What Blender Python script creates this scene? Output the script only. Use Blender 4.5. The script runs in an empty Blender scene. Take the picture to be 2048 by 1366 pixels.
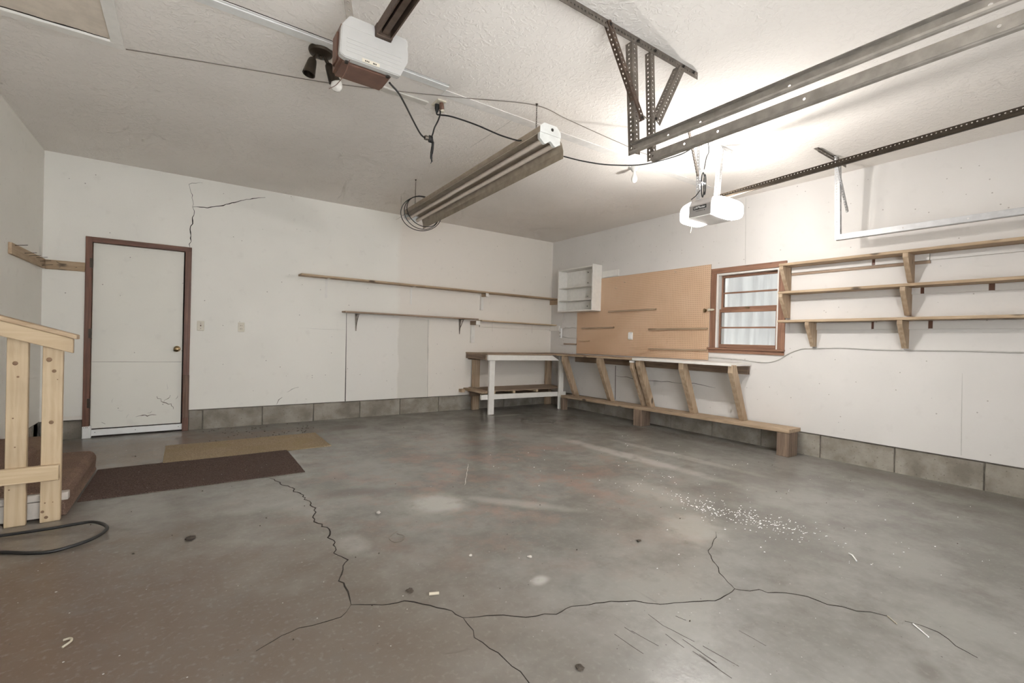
import bpy, bmesh, math, random
from mathutils import Vector, Matrix, noise as mnoise
random.seed(7)
S = bpy.context.scene
COL = S.collection

# ------------------------------------------------------------------ camera, world, exposure
cam_data = bpy.data.cameras.new('camera'); cam = bpy.data.objects.new('camera', cam_data); COL.objects.link(cam)
cam_data.sensor_width = 36.0; cam_data.lens = 929.477*36/2048; cam_data.clip_start = 0.02
cr = Vector((0.8195567, -0.5724126, 0.0258956)); cu = Vector((-0.0177728, 0.019777, 0.9996464)); cw = Vector((0.5727224, 0.8197272, -0.006035))
cam.matrix_world = Matrix(((cr.x, cu.x, -cw.x, -5.35438), (cr.y, cu.y, -cw.y, -6.4529), (cr.z, cu.z, -cw.z, 1.14394), (0, 0, 0, 1)))
S.camera = cam
world = bpy.data.worlds.new('world'); S.world = world; world.use_nodes = True
world.node_tree.nodes['Background'].inputs['Color'].default_value = (0.97, 0.985, 1.0, 1)
world.node_tree.nodes['Background'].inputs['Strength'].default_value = 3.85
S.view_settings.view_transform = 'Standard'; S.view_settings.look = 'None'; S.view_settings.gamma = 1.0
S.view_settings.use_curve_mapping = False
S.view_settings.exposure = 1.2
cy = S.cycles; cy.adaptive_threshold = .1; cy.adaptive_min_samples = 12; cy.use_light_tree = False; cy.caustics_reflective = False; cy.caustics_refractive = False
cy.max_bounces = 7; cy.diffuse_bounces = 4; cy.glossy_bounces = 3; cy.transmission_bounces = 4; cy.transparent_max_bounces = 4
LENS_STRENGTH = 12.0
BULB_WATTS = 33.0

H = 2.888          # ceiling height
XL = -6.545        # left wall
YF = -7.5          # unseen front wall; right door closed, left bay opened to add daylight fill

# ------------------------------------------------------------------ materials
def new_mat(name):
    m = bpy.data.materials.new(name); m.use_nodes = True
    nt = m.node_tree; b = nt.nodes['Principled BSDF']
    return m, nt, b
def nd(nt, typ, ins=None, **props):
    n = nt.nodes.new(typ)
    for k, v in props.items(): setattr(n, k, v)
    for k, v in (ins or {}).items():
        if isinstance(v, bpy.types.NodeSocket): nt.links.new(v, n.inputs[k])
        else: n.inputs[k].default_value = v
    return n
def math_(nt, op, a, b=0.0, clamp=False):
    n = nt.nodes.new('ShaderNodeMath'); n.operation = op; n.use_clamp = clamp
    for i, v in enumerate((a, b)):
        if isinstance(v, bpy.types.NodeSocket): nt.links.new(v, n.inputs[i])
        else: n.inputs[i].default_value = v
    return n.outputs[0]
def mixc(nt, f, a, b, mode='MIX'):
    n = nt.nodes.new('ShaderNodeMix'); n.data_type = 'RGBA'; n.blend_type = mode
    for i, v in ((0, f), (6, a), (7, b)):
        if isinstance(v, bpy.types.NodeSocket): nt.links.new(v, n.inputs[i])
        elif i == 0: n.inputs[0].default_value = v
        else: n.inputs[i].default_value = (*v, 1)
    return n.outputs[2]
def ramp(nt, v, a, b, lo=0.0, hi=1.0, smooth=True):
    n = nt.nodes.new('ShaderNodeMapRange'); n.interpolation_type = 'SMOOTHSTEP' if smooth else 'LINEAR'
    nt.links.new(v, n.inputs[0]); n.inputs[1].default_value = a; n.inputs[2].default_value = b
    n.inputs[3].default_value = lo; n.inputs[4].default_value = hi
    return n.outputs[0]
def coords(nt, scale=(1, 1, 1), rnd=False):
    tc = nt.nodes.new('ShaderNodeTexCoord'); v = tc.outputs['Object']
    if rnd:
        oi = nt.nodes.new('ShaderNodeObjectInfo')
        sc = nd(nt, 'ShaderNodeVectorMath', {0: (37.0, 91.0, 53.0)}, operation='SCALE'); nt.links.new(oi.outputs['Random'], sc.inputs['Scale'])
        v = nd(nt, 'ShaderNodeVectorMath', {0: v, 1: sc.outputs[0]}, operation='ADD').outputs[0]
    mp = nd(nt, 'ShaderNodeMapping', {'Vector': v, 'Scale': scale})
    return mp.outputs[0]
def nz(nt, v, scale, detail=4, rough=.55, dist=0.0):
    return nd(nt, 'ShaderNodeTexNoise', {'Vector': v, 'Scale': scale, 'Detail': detail, 'Roughness': rough, 'Distortion': dist}).outputs[0]
def bump(nt, b, h, strength=.2, dist=.01):
    n = nd(nt, 'ShaderNodeBump', {'Height': h, 'Strength': strength, 'Distance': dist}); nt.links.new(n.outputs[0], b.inputs['Normal'])
def lk(nt, s, b, name): nt.links.new(s, b.inputs[name])

def flat(name, col, rough=.6, metal=0.0, vary=.06, spec=.5):
    m, nt, b = new_mat(name)
    v = coords(nt, rnd=True); n = nz(nt, v, 18, 5)
    c = mixc(nt, ramp(nt, n, .3, .7), tuple(x*(1-vary) for x in col), tuple(min(1, x*(1+vary)) for x in col))
    lk(nt, c, b, 'Base Color'); b.inputs['Roughness'].default_value = rough; b.inputs['Metallic'].default_value = metal
    b.inputs['Specular IOR Level'].default_value = spec
    return m
WOOD = {}
def wood(kind, axis):
    key = (kind, axis)
    if key in WOOD: return WOOD[key]
    A, B, knots, rough = {
        'pine':   ((.46, .345, .215), (.55, .43, .285), False, .6),
        'pale':   ((.52, .39, .24), (.62, .49, .33), False, .6),
        'aged':   ((.36, .26, .17), (.51, .39, .275), True, .7),
        'ply':    ((.31, .22, .155), (.42, .32, .24), False, .75),
        'trim':   ((.115, .046, .027), (.19, .082, .048), False, .5),
        'rot':    ((.12, .075, .055), (.24, .15, .11), False, .8),
        'board':  ((.37, .26, .16), (.50, .38, .255), True, .65),
        'dark':   ((.15, .105, .075), (.30, .215, .155), False, .8),
    }[kind]
    m, nt, b = new_mat('wood_%s_%s' % key)
    st = {'x': (1.2, 16, 16), 'y': (16, 1.2, 16), 'z': (16, 16, 1.2)}[axis]
    v = coords(nt, st, rnd=True)
    n1 = nz(nt, v, 1.6, 6, .6, 1.5)
    w = nd(nt, 'ShaderNodeTexWave', {'Vector': v, 'Scale': .55, 'Distortion': 7.0, 'Detail': 3, 'Detail Scale': 1.2}, wave_type='BANDS', bands_direction={'x': 'Y', 'y': 'X', 'z': 'X'}[axis]).outputs[1]
    f = math_(nt, 'ADD', math_(nt, 'MULTIPLY', n1, .85), math_(nt, 'MULTIPLY', w, .15))
    c = mixc(nt, ramp(nt, f, .3, .72), A, B)
    v2 = coords(nt, rnd=True); bl = nz(nt, v2, 3.5, 3)
    c = mixc(nt, ramp(nt, bl, .35, .75, 0, .35), c, tuple(x*.62 for x in A))
    if knots:
        sk = {'x': (4, 9, 9), 'y': (9, 4, 9), 'z': (9, 9, 4)}[axis]
        vk = coords(nt, sk, rnd=True)
        vo = nd(nt, 'ShaderNodeTexVoronoi', {'Vector': vk, 'Scale': 1.0, 'Randomness': 1.0})
        sel = math_(nt, 'GREATER_THAN', nd(nt, 'ShaderNodeSeparateColor', {0: vo.outputs['Color']}).outputs[0], .5)
        k = math_(nt, 'MULTIPLY', ramp(nt, vo.outputs['Distance'], .24, .10), sel)
        c = mixc(nt, k, c, tuple(x*.28 for x in A))
    lk(nt, c, b, 'Base Color'); b.inputs['Roughness'].default_value = rough
    bump(nt, b, n1, .15, .004)
    WOOD[key] = m
    return m

BN = {}
def blob(nt, P, cx, cy, rx, ry, ang=0.0, inner=.35, amp=.45, nscale=3.0):
    """soft-edged patch mask at a world position, edge broken up by noise"""
    key = (nt.as_pointer(), round(nscale) > 3)
    if key not in BN: BN[key] = math_(nt, 'SUBTRACT', nz(nt, P, 3.0 if nscale <= 3 else 5.0, 5), .5)
    co, si = math.cos(ang), math.sin(ang)
    u = nd(nt, 'ShaderNodeVectorMath', {0: P, 1: (co/rx, si/rx, 0)}, operation='DOT_PRODUCT').outputs['Value']
    w = nd(nt, 'ShaderNodeVectorMath', {0: P, 1: (-si/ry, co/ry, 0)}, operation='DOT_PRODUCT').outputs['Value']
    u = math_(nt, 'SUBTRACT', u, (co*cx+si*cy)/rx); w = math_(nt, 'SUBTRACT', w, (-si*cx+co*cy)/ry)
    d = math_(nt, 'SQRT', math_(nt, 'ADD', math_(nt, 'MULTIPLY', u, u), math_(nt, 'MULTIPLY', w, w)))
    d = math_(nt, 'ADD', d, math_(nt, 'MULTIPLY', BN[key], amp*2))
    return ramp(nt, d, 1.0, inner)

def paint(name, col, dirt=(.30, .27, .24), patches=(), dots=.5, low_dirt=0.0, tex=.15):
    m, nt, b = new_mat(name)
    P = coords(nt)
    n = nz(nt, P, 1.3, 2); n2 = nz(nt, P, 9, 3)
    c = mixc(nt, ramp(nt, n, .3, .72), tuple(x*.955 for x in col), col)
    for mask, pc in patches: c = mixc(nt, mask(nt, P), c, pc)
    c = mixc(nt, ramp(nt, n2, .58, .8, 0, .10), c, dirt)
    for sc, r, prob in ((6.0, .036, .62), (13., .07, .84)):
        vo = nd(nt, 'ShaderNodeTexVoronoi', {'Vector': P, 'Scale': sc, 'Randomness': 1.0})
        sp = nd(nt, 'ShaderNodeSeparateColor', {0: vo.outputs['Color']}).outputs
        k = math_(nt, 'MULTIPLY', math_(nt, 'LESS_THAN', vo.outputs['Distance'], r), math_(nt, 'GREATER_THAN', sp[0], prob))
        c = mixc(nt, math_(nt, 'MULTIPLY', k, dots), c, dirt)
    lk(nt, c, b, 'Base Color'); b.inputs['Roughness'].default_value = .62; b.inputs['Specular IOR Level'].default_value = .3
    bump(nt, b, nz(nt, P, 60, 1), tex, .002)
    return m

def right_of(x0, wob=.10, soft=.05):
    def f(nt, P):
        x = nd(nt, 'ShaderNodeSeparateXYZ', {0: P}).outputs[0]
        d = math_(nt, 'ADD', math_(nt, 'SUBTRACT', x, x0), math_(nt, 'MULTIPLY', math_(nt, 'SUBTRACT', nz(nt, P, 2.2, 4), .5), wob*2))
        return ramp(nt, d, -soft, soft)
    return f
def below(z0, x0, x1):
    def f(nt, P):
        s = nd(nt, 'ShaderNodeSeparateXYZ', {0: P}).outputs
        wob = math_(nt, 'MULTIPLY', math_(nt, 'SUBTRACT', nz(nt, P, 2.5, 4), .5), .12)
        a = math_(nt, 'LESS_THAN', s[2], z0)
        a = math_(nt, 'MULTIPLY', a, ramp(nt, math_(nt, 'ADD', s[0], wob), x0-.02, x0+.02))
        return math_(nt, 'MULTIPLY', a, ramp(nt, math_(nt, 'ADD', s[0], wob), x1+.02, x1-.02))
    return f
M_BACK = paint('paint_back_wall', (.83, .81, .755), patches=((right_of(-2.86), (.79, .745, .685)), (below(1.40, -2.85, -2.38), (.69, .66, .605)), (below(1.44, -3.58, -2.85), (.78, .755, .71))), dots=.75)
M_RIGHT = paint('paint_right_wall', (.705, .68, .655), dots=.7)
M_LEFT = paint('paint_left_wall', (.83, .81, .755), dots=.3)

def ceiling_mat():
    m, nt, b = new_mat('ceiling_plaster'); P = coords(nt)
    c = mixc(nt, ramp(nt, nz(nt, P, .9, 3), .35, .7), (.79, .75, .705), (.84, .80, .755))
    lk(nt, c, b, 'Base Color'); b.inputs['Roughness'].default_value = .85; b.inputs['Specular IOR Level'].default_value = .2
    h = ramp(nt, nz(nt, P, 30, 2, .6, .6), .46, .62)
    bump(nt, b, h, .3, .006)
    return m
M_CEIL = ceiling_mat()

def floor_mat():
    m, nt, b = new_mat('stained_concrete'); P = coords(nt)
    n1 = nz(nt, P, 1.3, 5, .68); n2 = nz(nt, P, 4.5, 5, .7); n3 = nz(nt, P, 45, 3)
    c = mixc(nt, ramp(nt, n1, .36, .64), (.178, .171, .153), (.262, .253, .232))
    # reddish worn sealer
    red = math_(nt, 'MULTIPLY', ramp(nt, nz(nt, P, 2.4, 4, .7), .45, .66), blob(nt, P, -3.2, -3.1, 2.2, 2.3, .3, .2))
    c = mixc(nt, math_(nt, 'MULTIPLY', red, .85), c, (.285, .205, .172))
    # brown grime at the door side and around the steps
    c = mixc(nt, math_(nt, 'MULTIPLY', blob(nt, P, -6.1, -4.3, 2.0, 2.4, .1, .15, .3), .92), c, (.118, .076, .053))
    c = mixc(nt, math_(nt, 'MULTIPLY', blob(nt, P, -5.6, -.9, 2.1, 1.1, 0, .25, .4, 4), .8), c, (.20, .145, .108))
    c = mixc(nt, math_(nt, 'MULTIPLY', blob(nt, P, -4.9, -4.9, 1.3, 1.5, 0, .1, .4), .75), c, (.135, .106, .084))
    # dark patches
    for cx, cy, rx, ry, a, k in ((-3.69, -.62, .30, .22, 0, .55), (-4.35, -3.05, .5, .16, -.4, .5), (-1.25, -1.35, .95, .55, .2, .55), (-.55, -2.6, .45, 1.2, .1, .45), (-3.3, -3.2, .3, .3, 0, .3), (-.2, -5.2, .35, 1.2, 0, .55), (-3.18, -5.97, .10, .06, .3, .4), (-.25, -3.3, .3, 1.2, 0, .5), (-2.6, -3.4, .35, .6, .4, .2)):
        c = mixc(nt, math_(nt, 'MULTIPLY', blob(nt, P, cx, cy, rx, ry, a, .2, .4, 4), k), c, (.10, .085, .072))
    # bare light patches and the pale streak
    for cx, cy, rx, ry, a, k in ((-3.93, -3.56, .26, .28, .5, .75), (-3.45, -3.85, .6, .10, -.85, .4), (-3.96, -4.74, .075, .055, .2, .8), (-1.72, -3.3, .14, 1.35, .06, .55), (-1.25, -3.6, .10, 1.1, .05, .35), (-2.75, -4.75, .35, .28, .3, .5), (-2.4, -4.2, .2, .5, 0, .3), (-1.45, -.75, .35, .10, 0, .5), (-4.6, -3.9, .12, .18, 0, .3), (-4.9, -2.9, .5, .35, 0, .25)):
        c = mixc(nt, math_(nt, 'MULTIPLY', blob(nt, P, cx, cy, rx, ry, a, .3, .35, 5), k), c, (.46, .445, .41))
    c = mixc(nt, ramp(nt, n2, .48, .76, 0, .5), c, (.145, .13, .115))
    c = mixc(nt, ramp(nt, n3, .52, .78, 0, .18), c, (.36, .34, .315))
    # tyre scratches on the right, running with the parking direction
    v = coords(nt, (34, 1.1, 1)); sc = nz(nt, v, 1.0, 5, .7)
    c = mixc(nt, math_(nt, 'MULTIPLY', ramp(nt, sc, .62, .70), math_(nt, 'MULTIPLY', blob(nt, P, -3.4, -5.6, .8, .7, 0, .3), .8)), c, (.09, .08, .075))
    for s, r, p, col in ((9.0, .04, .7, (.55, .53, .50)), (21., .06, .8, (.48, .46, .43)), (12., .04, .6, (.08, .07, .06)), (30., .06, .8, (.07, .06, .05))):
        vo = nd(nt, 'ShaderNodeTexVoronoi', {'Vector': P, 'Scale': s, 'Randomness': 1.0})
        sp = nd(nt, 'ShaderNodeSeparateColor', {0: vo.outputs['Color']}).outputs
        k = math_(nt, 'MULTIPLY', math_(nt, 'LESS_THAN', vo.outputs['Distance'], r), math_(nt, 'GREATER_THAN', sp[0], p))
        c = mixc(nt, math_(nt, 'MULTIPLY', k, .7), c, col)
    lk(nt, c, b, 'Base Color')
    b.inputs['Roughness'].default_value = .27; b.inputs['Specular IOR Level'].default_value = .5
    bump(nt, b, n3, .12, .004)
    return m
M_FLOOR = floor_mat()

def block_mat():
    m, nt, b = new_mat('concrete_block'); P = coords(nt, rnd=True)
    c = mixc(nt, ramp(nt, nz(nt, P, 5, 5), .3, .7), (.21, .185, .152), (.36, .33, .285))
    c = mixc(nt, ramp(nt, nz(nt, P, 60, 4), .60, .74, 0, .7), c, (.10, .085, .07))
    lk(nt, c, b, 'Base Color'); b.inputs['Roughness'].default_value = .9
    bump(nt, b, nz(nt, P, 70, 4), .45, .005)
    return m
M_BLOCK = block_mat()
M_MORTAR = flat('dark_mortar', (.17, .15, .125), .95, 0, .2)
def carpet_mat(name, A, B, sp):
    m, nt, b = new_mat(name); P = coords(nt)
    c = mixc(nt, ramp(nt, nz(nt, P, 160, 3, .7), .36, .64), A, B)
    c = mixc(nt, ramp(nt, nz(nt, P, 3.2, 4), .42, .72, 0, .6), c, sp)
    vo = nd(nt, 'ShaderNodeTexVoronoi', {'Vector': P, 'Scale': 24, 'Randomness': 1.0})
    s2 = nd(nt, 'ShaderNodeSeparateColor', {0: vo.outputs['Color']}).outputs
    k = math_(nt, 'MULTIPLY', math_(nt, 'LESS_THAN', vo.outputs['Distance'], .09), math_(nt, 'GREATER_THAN', s2[0], .84))
    c = mixc(nt, k, c, (.5, .46, .42))
    lk(nt, c, b, 'Base Color'); b.inputs['Roughness'].default_value = .95; b.inputs['Specular IOR Level'].default_value = .1
    bump(nt, b, nz(nt, P, 220, 3), .9, .008)
    return m
M_MAT1 = carpet_mat('tan_mat', (.27, .20, .13), (.52, .41, .28), (.36, .28, .155))
M_MAT2 = carpet_mat('brown_mat', (.060, .038, .032), (.17, .12, .10), (.11, .08, .068))
M_CARPET = carpet_mat('step_carpet', (.15, .095, .072), (.30, .20, .15), (.32, .225, .15))

def peg_mat():
    m, nt, b = new_mat('pegboard'); P = coords(nt)
    s = nd(nt, 'ShaderNodeSeparateXYZ', {0: P}).outputs
    def cell(v): return math_(nt, 'SUBTRACT', math_(nt, 'FRACT', math_(nt, 'MULTIPLY', v, 1/.0254)), .5)
    y, z = cell(s[1]), cell(s[2])
    d = math_(nt, 'SQRT', math_(nt, 'ADD', math_(nt, 'MULTIPLY', y, y), math_(nt, 'MULTIPLY', z, z)))
    hole = ramp(nt, d, .15, .11)
    c = mixc(nt, ramp(nt, nz(nt, P, 2.0, 4), .3, .7), (.62, .42, .275), (.68, .475, .325))
    c = mixc(nt, hole, c, (.09, .055, .035))
    lk(nt, c, b, 'Base Color'); b.inputs['Roughness'].default_value = .6
    bump(nt, b, math_(nt, 'SUBTRACT', 1.0, hole), .8, .004)
    return m
M_PEG = peg_mat()
M_WHITE = flat('old_white_paint', (.78, .76, .72), .55, vary=.03)
M_WHITE2 = flat('clean_white_vinyl', (.80, .80, .79), .4, vary=.02)
M_DOOR = paint('door_paint', (.80, .78, .715), dots=.9)
M_STEEL = flat('dull_steel', (.20, .175, .15), .5, .75, .2)
M_RUST = flat('brown_steel', (.12, .085, .065), .55, .6, .2)
M_TRACK = flat('galvanised_track', (.34, .31, .275), .45, .55, .15)
M_GALV = flat('bright_galvanised', (.50, .50, .505), .45, .3, .08)
M_BLACK = flat('black_rubber', (.012, .012, .012), .45)
M_DARK = flat('dark_gap', (.025, .02, .016), .9)
M_CRACK = flat('crack_dark', (.035, .03, .026), 1.0, spec=.05)
M_CREAM = flat('cream_plastic', (.60, .55, .45), .4)
M_LENS0 = flat('milky_plastic', (.44, .43, .41), .45, vary=.02)
M_BROWNMETAL = flat('brown_opener_metal', (.16, .085, .06), .5, .1, .12)
M_BRONZE = flat('bronze_metal', (.05, .038, .027), .4, .6, .2)
M_BRASS = flat('old_brass', (.30, .22, .12), .3, .9, .15)
M_GREY = flat('grey_opener', (.30, .285, .275), .45, .1, .03)
M_ENAMEL = flat('dusty_enamel', (.34, .285, .22), .45, 0, .12)
M_ENAMEL_W = flat('end_plate_enamel', (.66, .67, .65), .35, 0, .06)
M_TUBE = flat('unlit_tube', (.66, .58, .50), .2, 0, .04)
M_STRIP = flat('ceiling_tape_blue_white', (.70, .70, .68), .6, 0, .04)
M_CABLE = flat('grey_sheathed_cable', (.50, .485, .46), .5)
M_BULB = flat('opal_glass', (.80, .78, .74), .15)
M_DIRT = flat('dirt_clump', (.05, .038, .028), .95, 0, .4)
M_STONE = flat('pebble_stone', (.42, .39, .35), .9, 0, .2)
M_STRAW = flat('straw', (.44, .39, .30), .7)
M_FLAKE = flat('white_flake', (.93, .93, .92), .5, vary=.01)
M_WIRE = flat('thin_wire', (.16, .135, .11), .6)
def lens_mat():
    m, nt, b = new_mat('lit_lens'); nt.nodes.remove(b); out = nt.nodes['Material Output']
    tr = nd(nt, 'ShaderNodeBsdfTransparent', {'Color': (1, 1, 1, 1)}); em = nd(nt, 'ShaderNodeEmission', {'Color': (1.0, .97, .93, 1), 'Strength': LENS_STRENGTH})
    mx = nd(nt, 'ShaderNodeMixShader', {0: .4, 1: tr.outputs[0], 2: em.outputs[0]}); nt.links.new(mx.outputs[0], out.inputs[0])
    return m
M_LIT = lens_mat()
def glass_mat():
    m, nt, b = new_mat('window_glass'); nt.nodes.remove(b)
    out = nt.nodes['Material Output']
    tr = nd(nt, 'ShaderNodeBsdfTransparent', {'Color': (.95, .965, .97, 1)}); gl = nd(nt, 'ShaderNodeBsdfGlossy', {'Roughness': .05})
    fr = nd(nt, 'ShaderNodeFresnel', {'IOR': 1.45})
    mx = nd(nt, 'ShaderNodeMixShader', {0: fr.outputs[0], 1: tr.outputs[0], 2: gl.outputs[0]}); nt.links.new(mx.outputs[0], out.inputs[0])
    return m
M_GLASS = glass_mat()
def curtain_mat():
    m, nt, b = new_mat('white_plastic_sheet'); nt.nodes.remove(b); P = coords(nt)
    out = nt.nodes['Material Output']
    c = mixc(nt, ramp(nt, nz(nt, coords(nt, (1, 9, 1.2)), 1.5, 3), .35, .65), (.058, .056, .054), (.080, .078, .074))
    df = nd(nt, 'ShaderNodeBsdfDiffuse', {'Color': (.70, .70, .69, 1)}); tl = nd(nt, 'ShaderNodeBsdfTranslucent', {'Color': c})
    ad = nd(nt, 'ShaderNodeAddShader', {0: df.outputs[0], 1: tl.outputs[0]}); nt.links.new(ad.outputs[0], out.inputs[0])
    return m
M_SHEET = curtain_mat()

# ------------------------------------------------------------------ geometry helpers
WL = {}
def wl(o): return WL.get(o.name, Vector((0, 0, 0)))
def tag(o, label=None, cat=None, group=None, kind=None):
    if label: o['label'] = label
    if cat: o['category'] = cat
    if group: o['group'] = group
    if kind: o['kind'] = kind
    return o
def thing(name, label, cat, loc=(0, 0, 0), group=None):
    o = bpy.data.objects.new(name, None); COL.objects.link(o); o.location = loc; o.empty_display_size = .1
    WL[o.name] = Vector(loc)
    return tag(o, label, cat, group)
def build(name, verts, faces, mat, parent=None, smooth=False, origin=None, bev=0.0, seg=1):
    vs = [Vector(v) for v in verts]
    if origin is None:
        lo = Vector((min(v[i] for v in vs) for i in range(3))); hi = Vector((max(v[i] for v in vs) for i in range(3)))
        origin = (lo+hi)/2
    origin = Vector(origin)
    me = bpy.data.meshes.new(name)
    me.from_pydata([v-origin for v in vs], [], faces)
    if bev or True:
        bm = bmesh.new(); bm.from_mesh(me)
        bmesh.ops.recalc_face_normals(bm, faces=bm.faces)
        if bev:
            es = [e for e in bm.edges if e.is_manifold and e.calc_face_angle(0) > .5]
            bmesh.ops.bevel(bm, geom=es, offset=bev, segments=seg, affect='EDGES', clamp_overlap=True)
        bm.to_mesh(me); bm.free()
    if smooth:
        for p in me.polygons: p.use_smooth = True
        try: me.set_sharp_from_angle(angle=.7)
        except Exception: pass
    me.materials.append(mat)
    o = bpy.data.objects.new(name, me); COL.objects.link(o)
    WL[o.name] = origin
    if parent: o.parent = parent; o.location = origin - wl(parent)
    else: o.location = origin
    return o
def boxv(x0, x1, y0, y1, z0, z1):
    x0, x1 = sorted((x0, x1)); y0, y1 = sorted((y0, y1)); z0, z1 = sorted((z0, z1))
    v = [(x0, y0, z0), (x1, y0, z0), (x1, y1, z0), (x0, y1, z0), (x0, y0, z1), (x1, y0, z1), (x1, y1, z1), (x0, y1, z1)]
    f = [(0, 3, 2, 1), (4, 5, 6, 7), (0, 1, 5, 4), (1, 2, 6, 5), (2, 3, 7, 6), (3, 0, 4, 7)]
    return v, f
class MB:
    def __init__(s): s.v = []; s.f = []
    def add(s, v, f):
        n = len(s.v); s.v += [tuple(q) for q in v]; s.f += [tuple(i+n for i in g) for g in f]; return s
    def box(s, *a): return s.add(*boxv(*a))
    def build(s, name, mat, parent=None, **k): return build(name, s.v, s.f, mat, parent, **k)
def box(name, x0, x1, y0, y1, z0, z1, mat, parent=None, bev=.002, **k):
    v, f = boxv(x0, x1, y0, y1, z0, z1)
    return build(name, v, f, mat, parent, bev=bev, **k)
def beamv(A, B, w, h, up=(0, 0, 1)):
    A = Vector(A); B = Vector(B); d = (B-A).normalized(); s = d.cross(Vector(up))
    if s.length < 1e-4: s = d.cross(Vector((1, 0, 0)))
    s.normalize(); u = s.cross(d)
    v = [P + s*a*w/2 + u*b*h/2 for P in (A, B) for a, b in ((-1, -1), (1, -1), (1, 1), (-1, 1))]
    f = [(3, 2, 1, 0), (4, 5, 6, 7), (0, 1, 5, 4), (1, 2, 6, 5), (2, 3, 7, 6), (3, 0, 4, 7)]
    return v, f
def beam(name, A, B, w, h, mat, parent=None, up=(0, 0, 1), bev=.002, **k):
    v, f = beamv(A, B, w, h, up); return build(name, v, f, mat, parent, bev=bev, **k)
def prism(name, poly, axis, a0, a1, mat, parent=None, bev=0.0, **k):
    i = 'xyz'.index(axis); n = len(poly)
    def mk(p, a):
        q = list(p); q.insert(i, a); return q
    v = [mk(p, a0) for p in poly] + [mk(p, a1) for p in poly]
    f = [tuple(range(n)), tuple(range(2*n-1, n-1, -1))] + [(j, (j+1) % n, n+(j+1) % n, n+j) for j in range(n)]
    return build(name, v, f, mat, parent, bev=bev, **k)
def spline(pts, sub=6):
    P = [Vector(p) for p in pts]
    if len(P) < 3 or sub <= 1: return P
    Q = [P[0]*2-P[1]] + P + [P[-1]*2-P[-2]]; out = []
    for i in range(1, len(Q)-2):
        a, b, c, d = Q[i-1:i+3]
        for j in range(sub):
            t = j/sub
            out.append(.5*((2*b)+(c-a)*t+(2*a-5*b+4*c-d)*t*t+(3*b-a-3*c+d)*t**3))
    out.append(P[-1]); return out
def tubev(pts, r, n=8, sub=6, closed=False):
    P = spline(pts, sub); v = []; f = []; u = None
    for i, p in enumerate(P):
        d = (P[min(i+1, len(P)-1)]-P[max(i-1, 0)]).normalized()
        if u is None: u = d.orthogonal().normalized()
        u = (u - d*u.dot(d)); u = u.normalized() if u.length > 1e-6 else d.orthogonal().normalized()
        w = d.cross(u); rr = r[min(i*len(r)//len(P), len(r)-1)] if isinstance(r, (list, tuple)) else r
        v += [p + (u*math.cos(2*math.pi*k/n)+w*math.sin(2*math.pi*k/n))*rr for k in range(n)]
    m = len(P)
    for i in range(m-1): f += [(i*n+k, i*n+(k+1) % n, (i+1)*n+(k+1) % n, (i+1)*n+k) for k in range(n)]
    f += [tuple(range(n-1, -1, -1)), tuple((m-1)*n+k for k in range(n))]
    return v, f
def tube(name, pts, r, mat, parent=None, n=8, sub=6, **k):
    v, f = tubev(pts, r, n, sub); return build(name, v, f, mat, parent, smooth=True, **k)
def lathev(profile, base, axis, n=24):
    base = Vector(base); a = Vector(axis).normalized(); u = a.orthogonal().normalized(); w = a.cross(u); v = []; f = []
    for r, h in profile: v += [base + a*h + (u*math.cos(2*math.pi*k/n)+w*math.sin(2*math.pi*k/n))*max(r, 1e-4) for k in range(n)]
    m = len(profile)
    for i in range(m-1): f += [(i*n+k, i*n+(k+1) % n, (i+1)*n+(k+1) % n, (i+1)*n+k) for k in range(n)]
    f += [tuple(range(n-1, -1, -1)), tuple((m-1)*n+k for k in range(n))]
    return v, f
def lathe(name, profile, base, axis, mat, parent=None, n=24, **k):
    v, f = lathev(profile, base, axis, n); return build(name, v, f, mat, parent, smooth=True, **k)
def perfv(A, d, w, length, width, t, pitch=.025, hole=.005, slot=1.0, rows=1, holes=None):
    """perforated plate: starts at A, runs along d, width along w, thickness t"""
    A = Vector(A); d = Vector(d).normalized(); w = Vector(w); w = (w - d*w.dot(d)).normalized(); nrm = d.cross(w)
    v = []; f = []
    if holes is None:
        n = max(1, int(length/pitch)); edges = [length*i/n for i in range(n+1)]; cent = [(edges[i]+edges[i+1])/2 for i in range(n)]
    else:
        cent = list(holes); edges = [0] + [(cent[i]+cent[i+1])/2 for i in range(len(cent)-1)] + [length]; n = len(cent)
    for i in range(n):
        a, b = edges[i], edges[i+1]; c = cent[i]
        for q in range(rows):
            w0, w1 = width*q/rows, width*(q+1)/rows; wm = (w0+w1)/2
            outer = [(a, w0), (c, w0), (b, w0), (b, wm), (b, w1), (c, w1), (a, w1), (a, wm)]
            inner = [(c+hole*slot*math.cos(math.radians(225+45*k)), wm+hole*math.sin(math.radians(225+45*k))) for k in range(8)]
            base = len(v)
            for s in (0, 1):
                v += [A + d*x + w*y + nrm*(t*s) for x, y in outer + inner]
            for k in range(8):
                k2 = (k+1) % 8
                f.append((base+k, base+k2, base+8+k2, base+8+k))
                f.append((base+16+k2, base+16+k, base+24+k, base+24+k2))
                f.append((base+8+k, base+8+k2, base+24+k2, base+24+k))
            f.append((base+16, base+17, base+1, base+0)); f.append((base+17, base+18, base+2, base+1))
            f.append((base+20, base+21, base+5, base+4)); f.append((base+21, base+22, base+6, base+5))
            if i == 0: f.append((base+0, base+7, base+23, base+16)); f.append((base+7, base+6, base+22, base+23))
            if i == n-1: f.append((base+2, base+18, base+19, base+3)); f.append((base+3, base+19, base+20, base+4))
    return v, f
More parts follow.
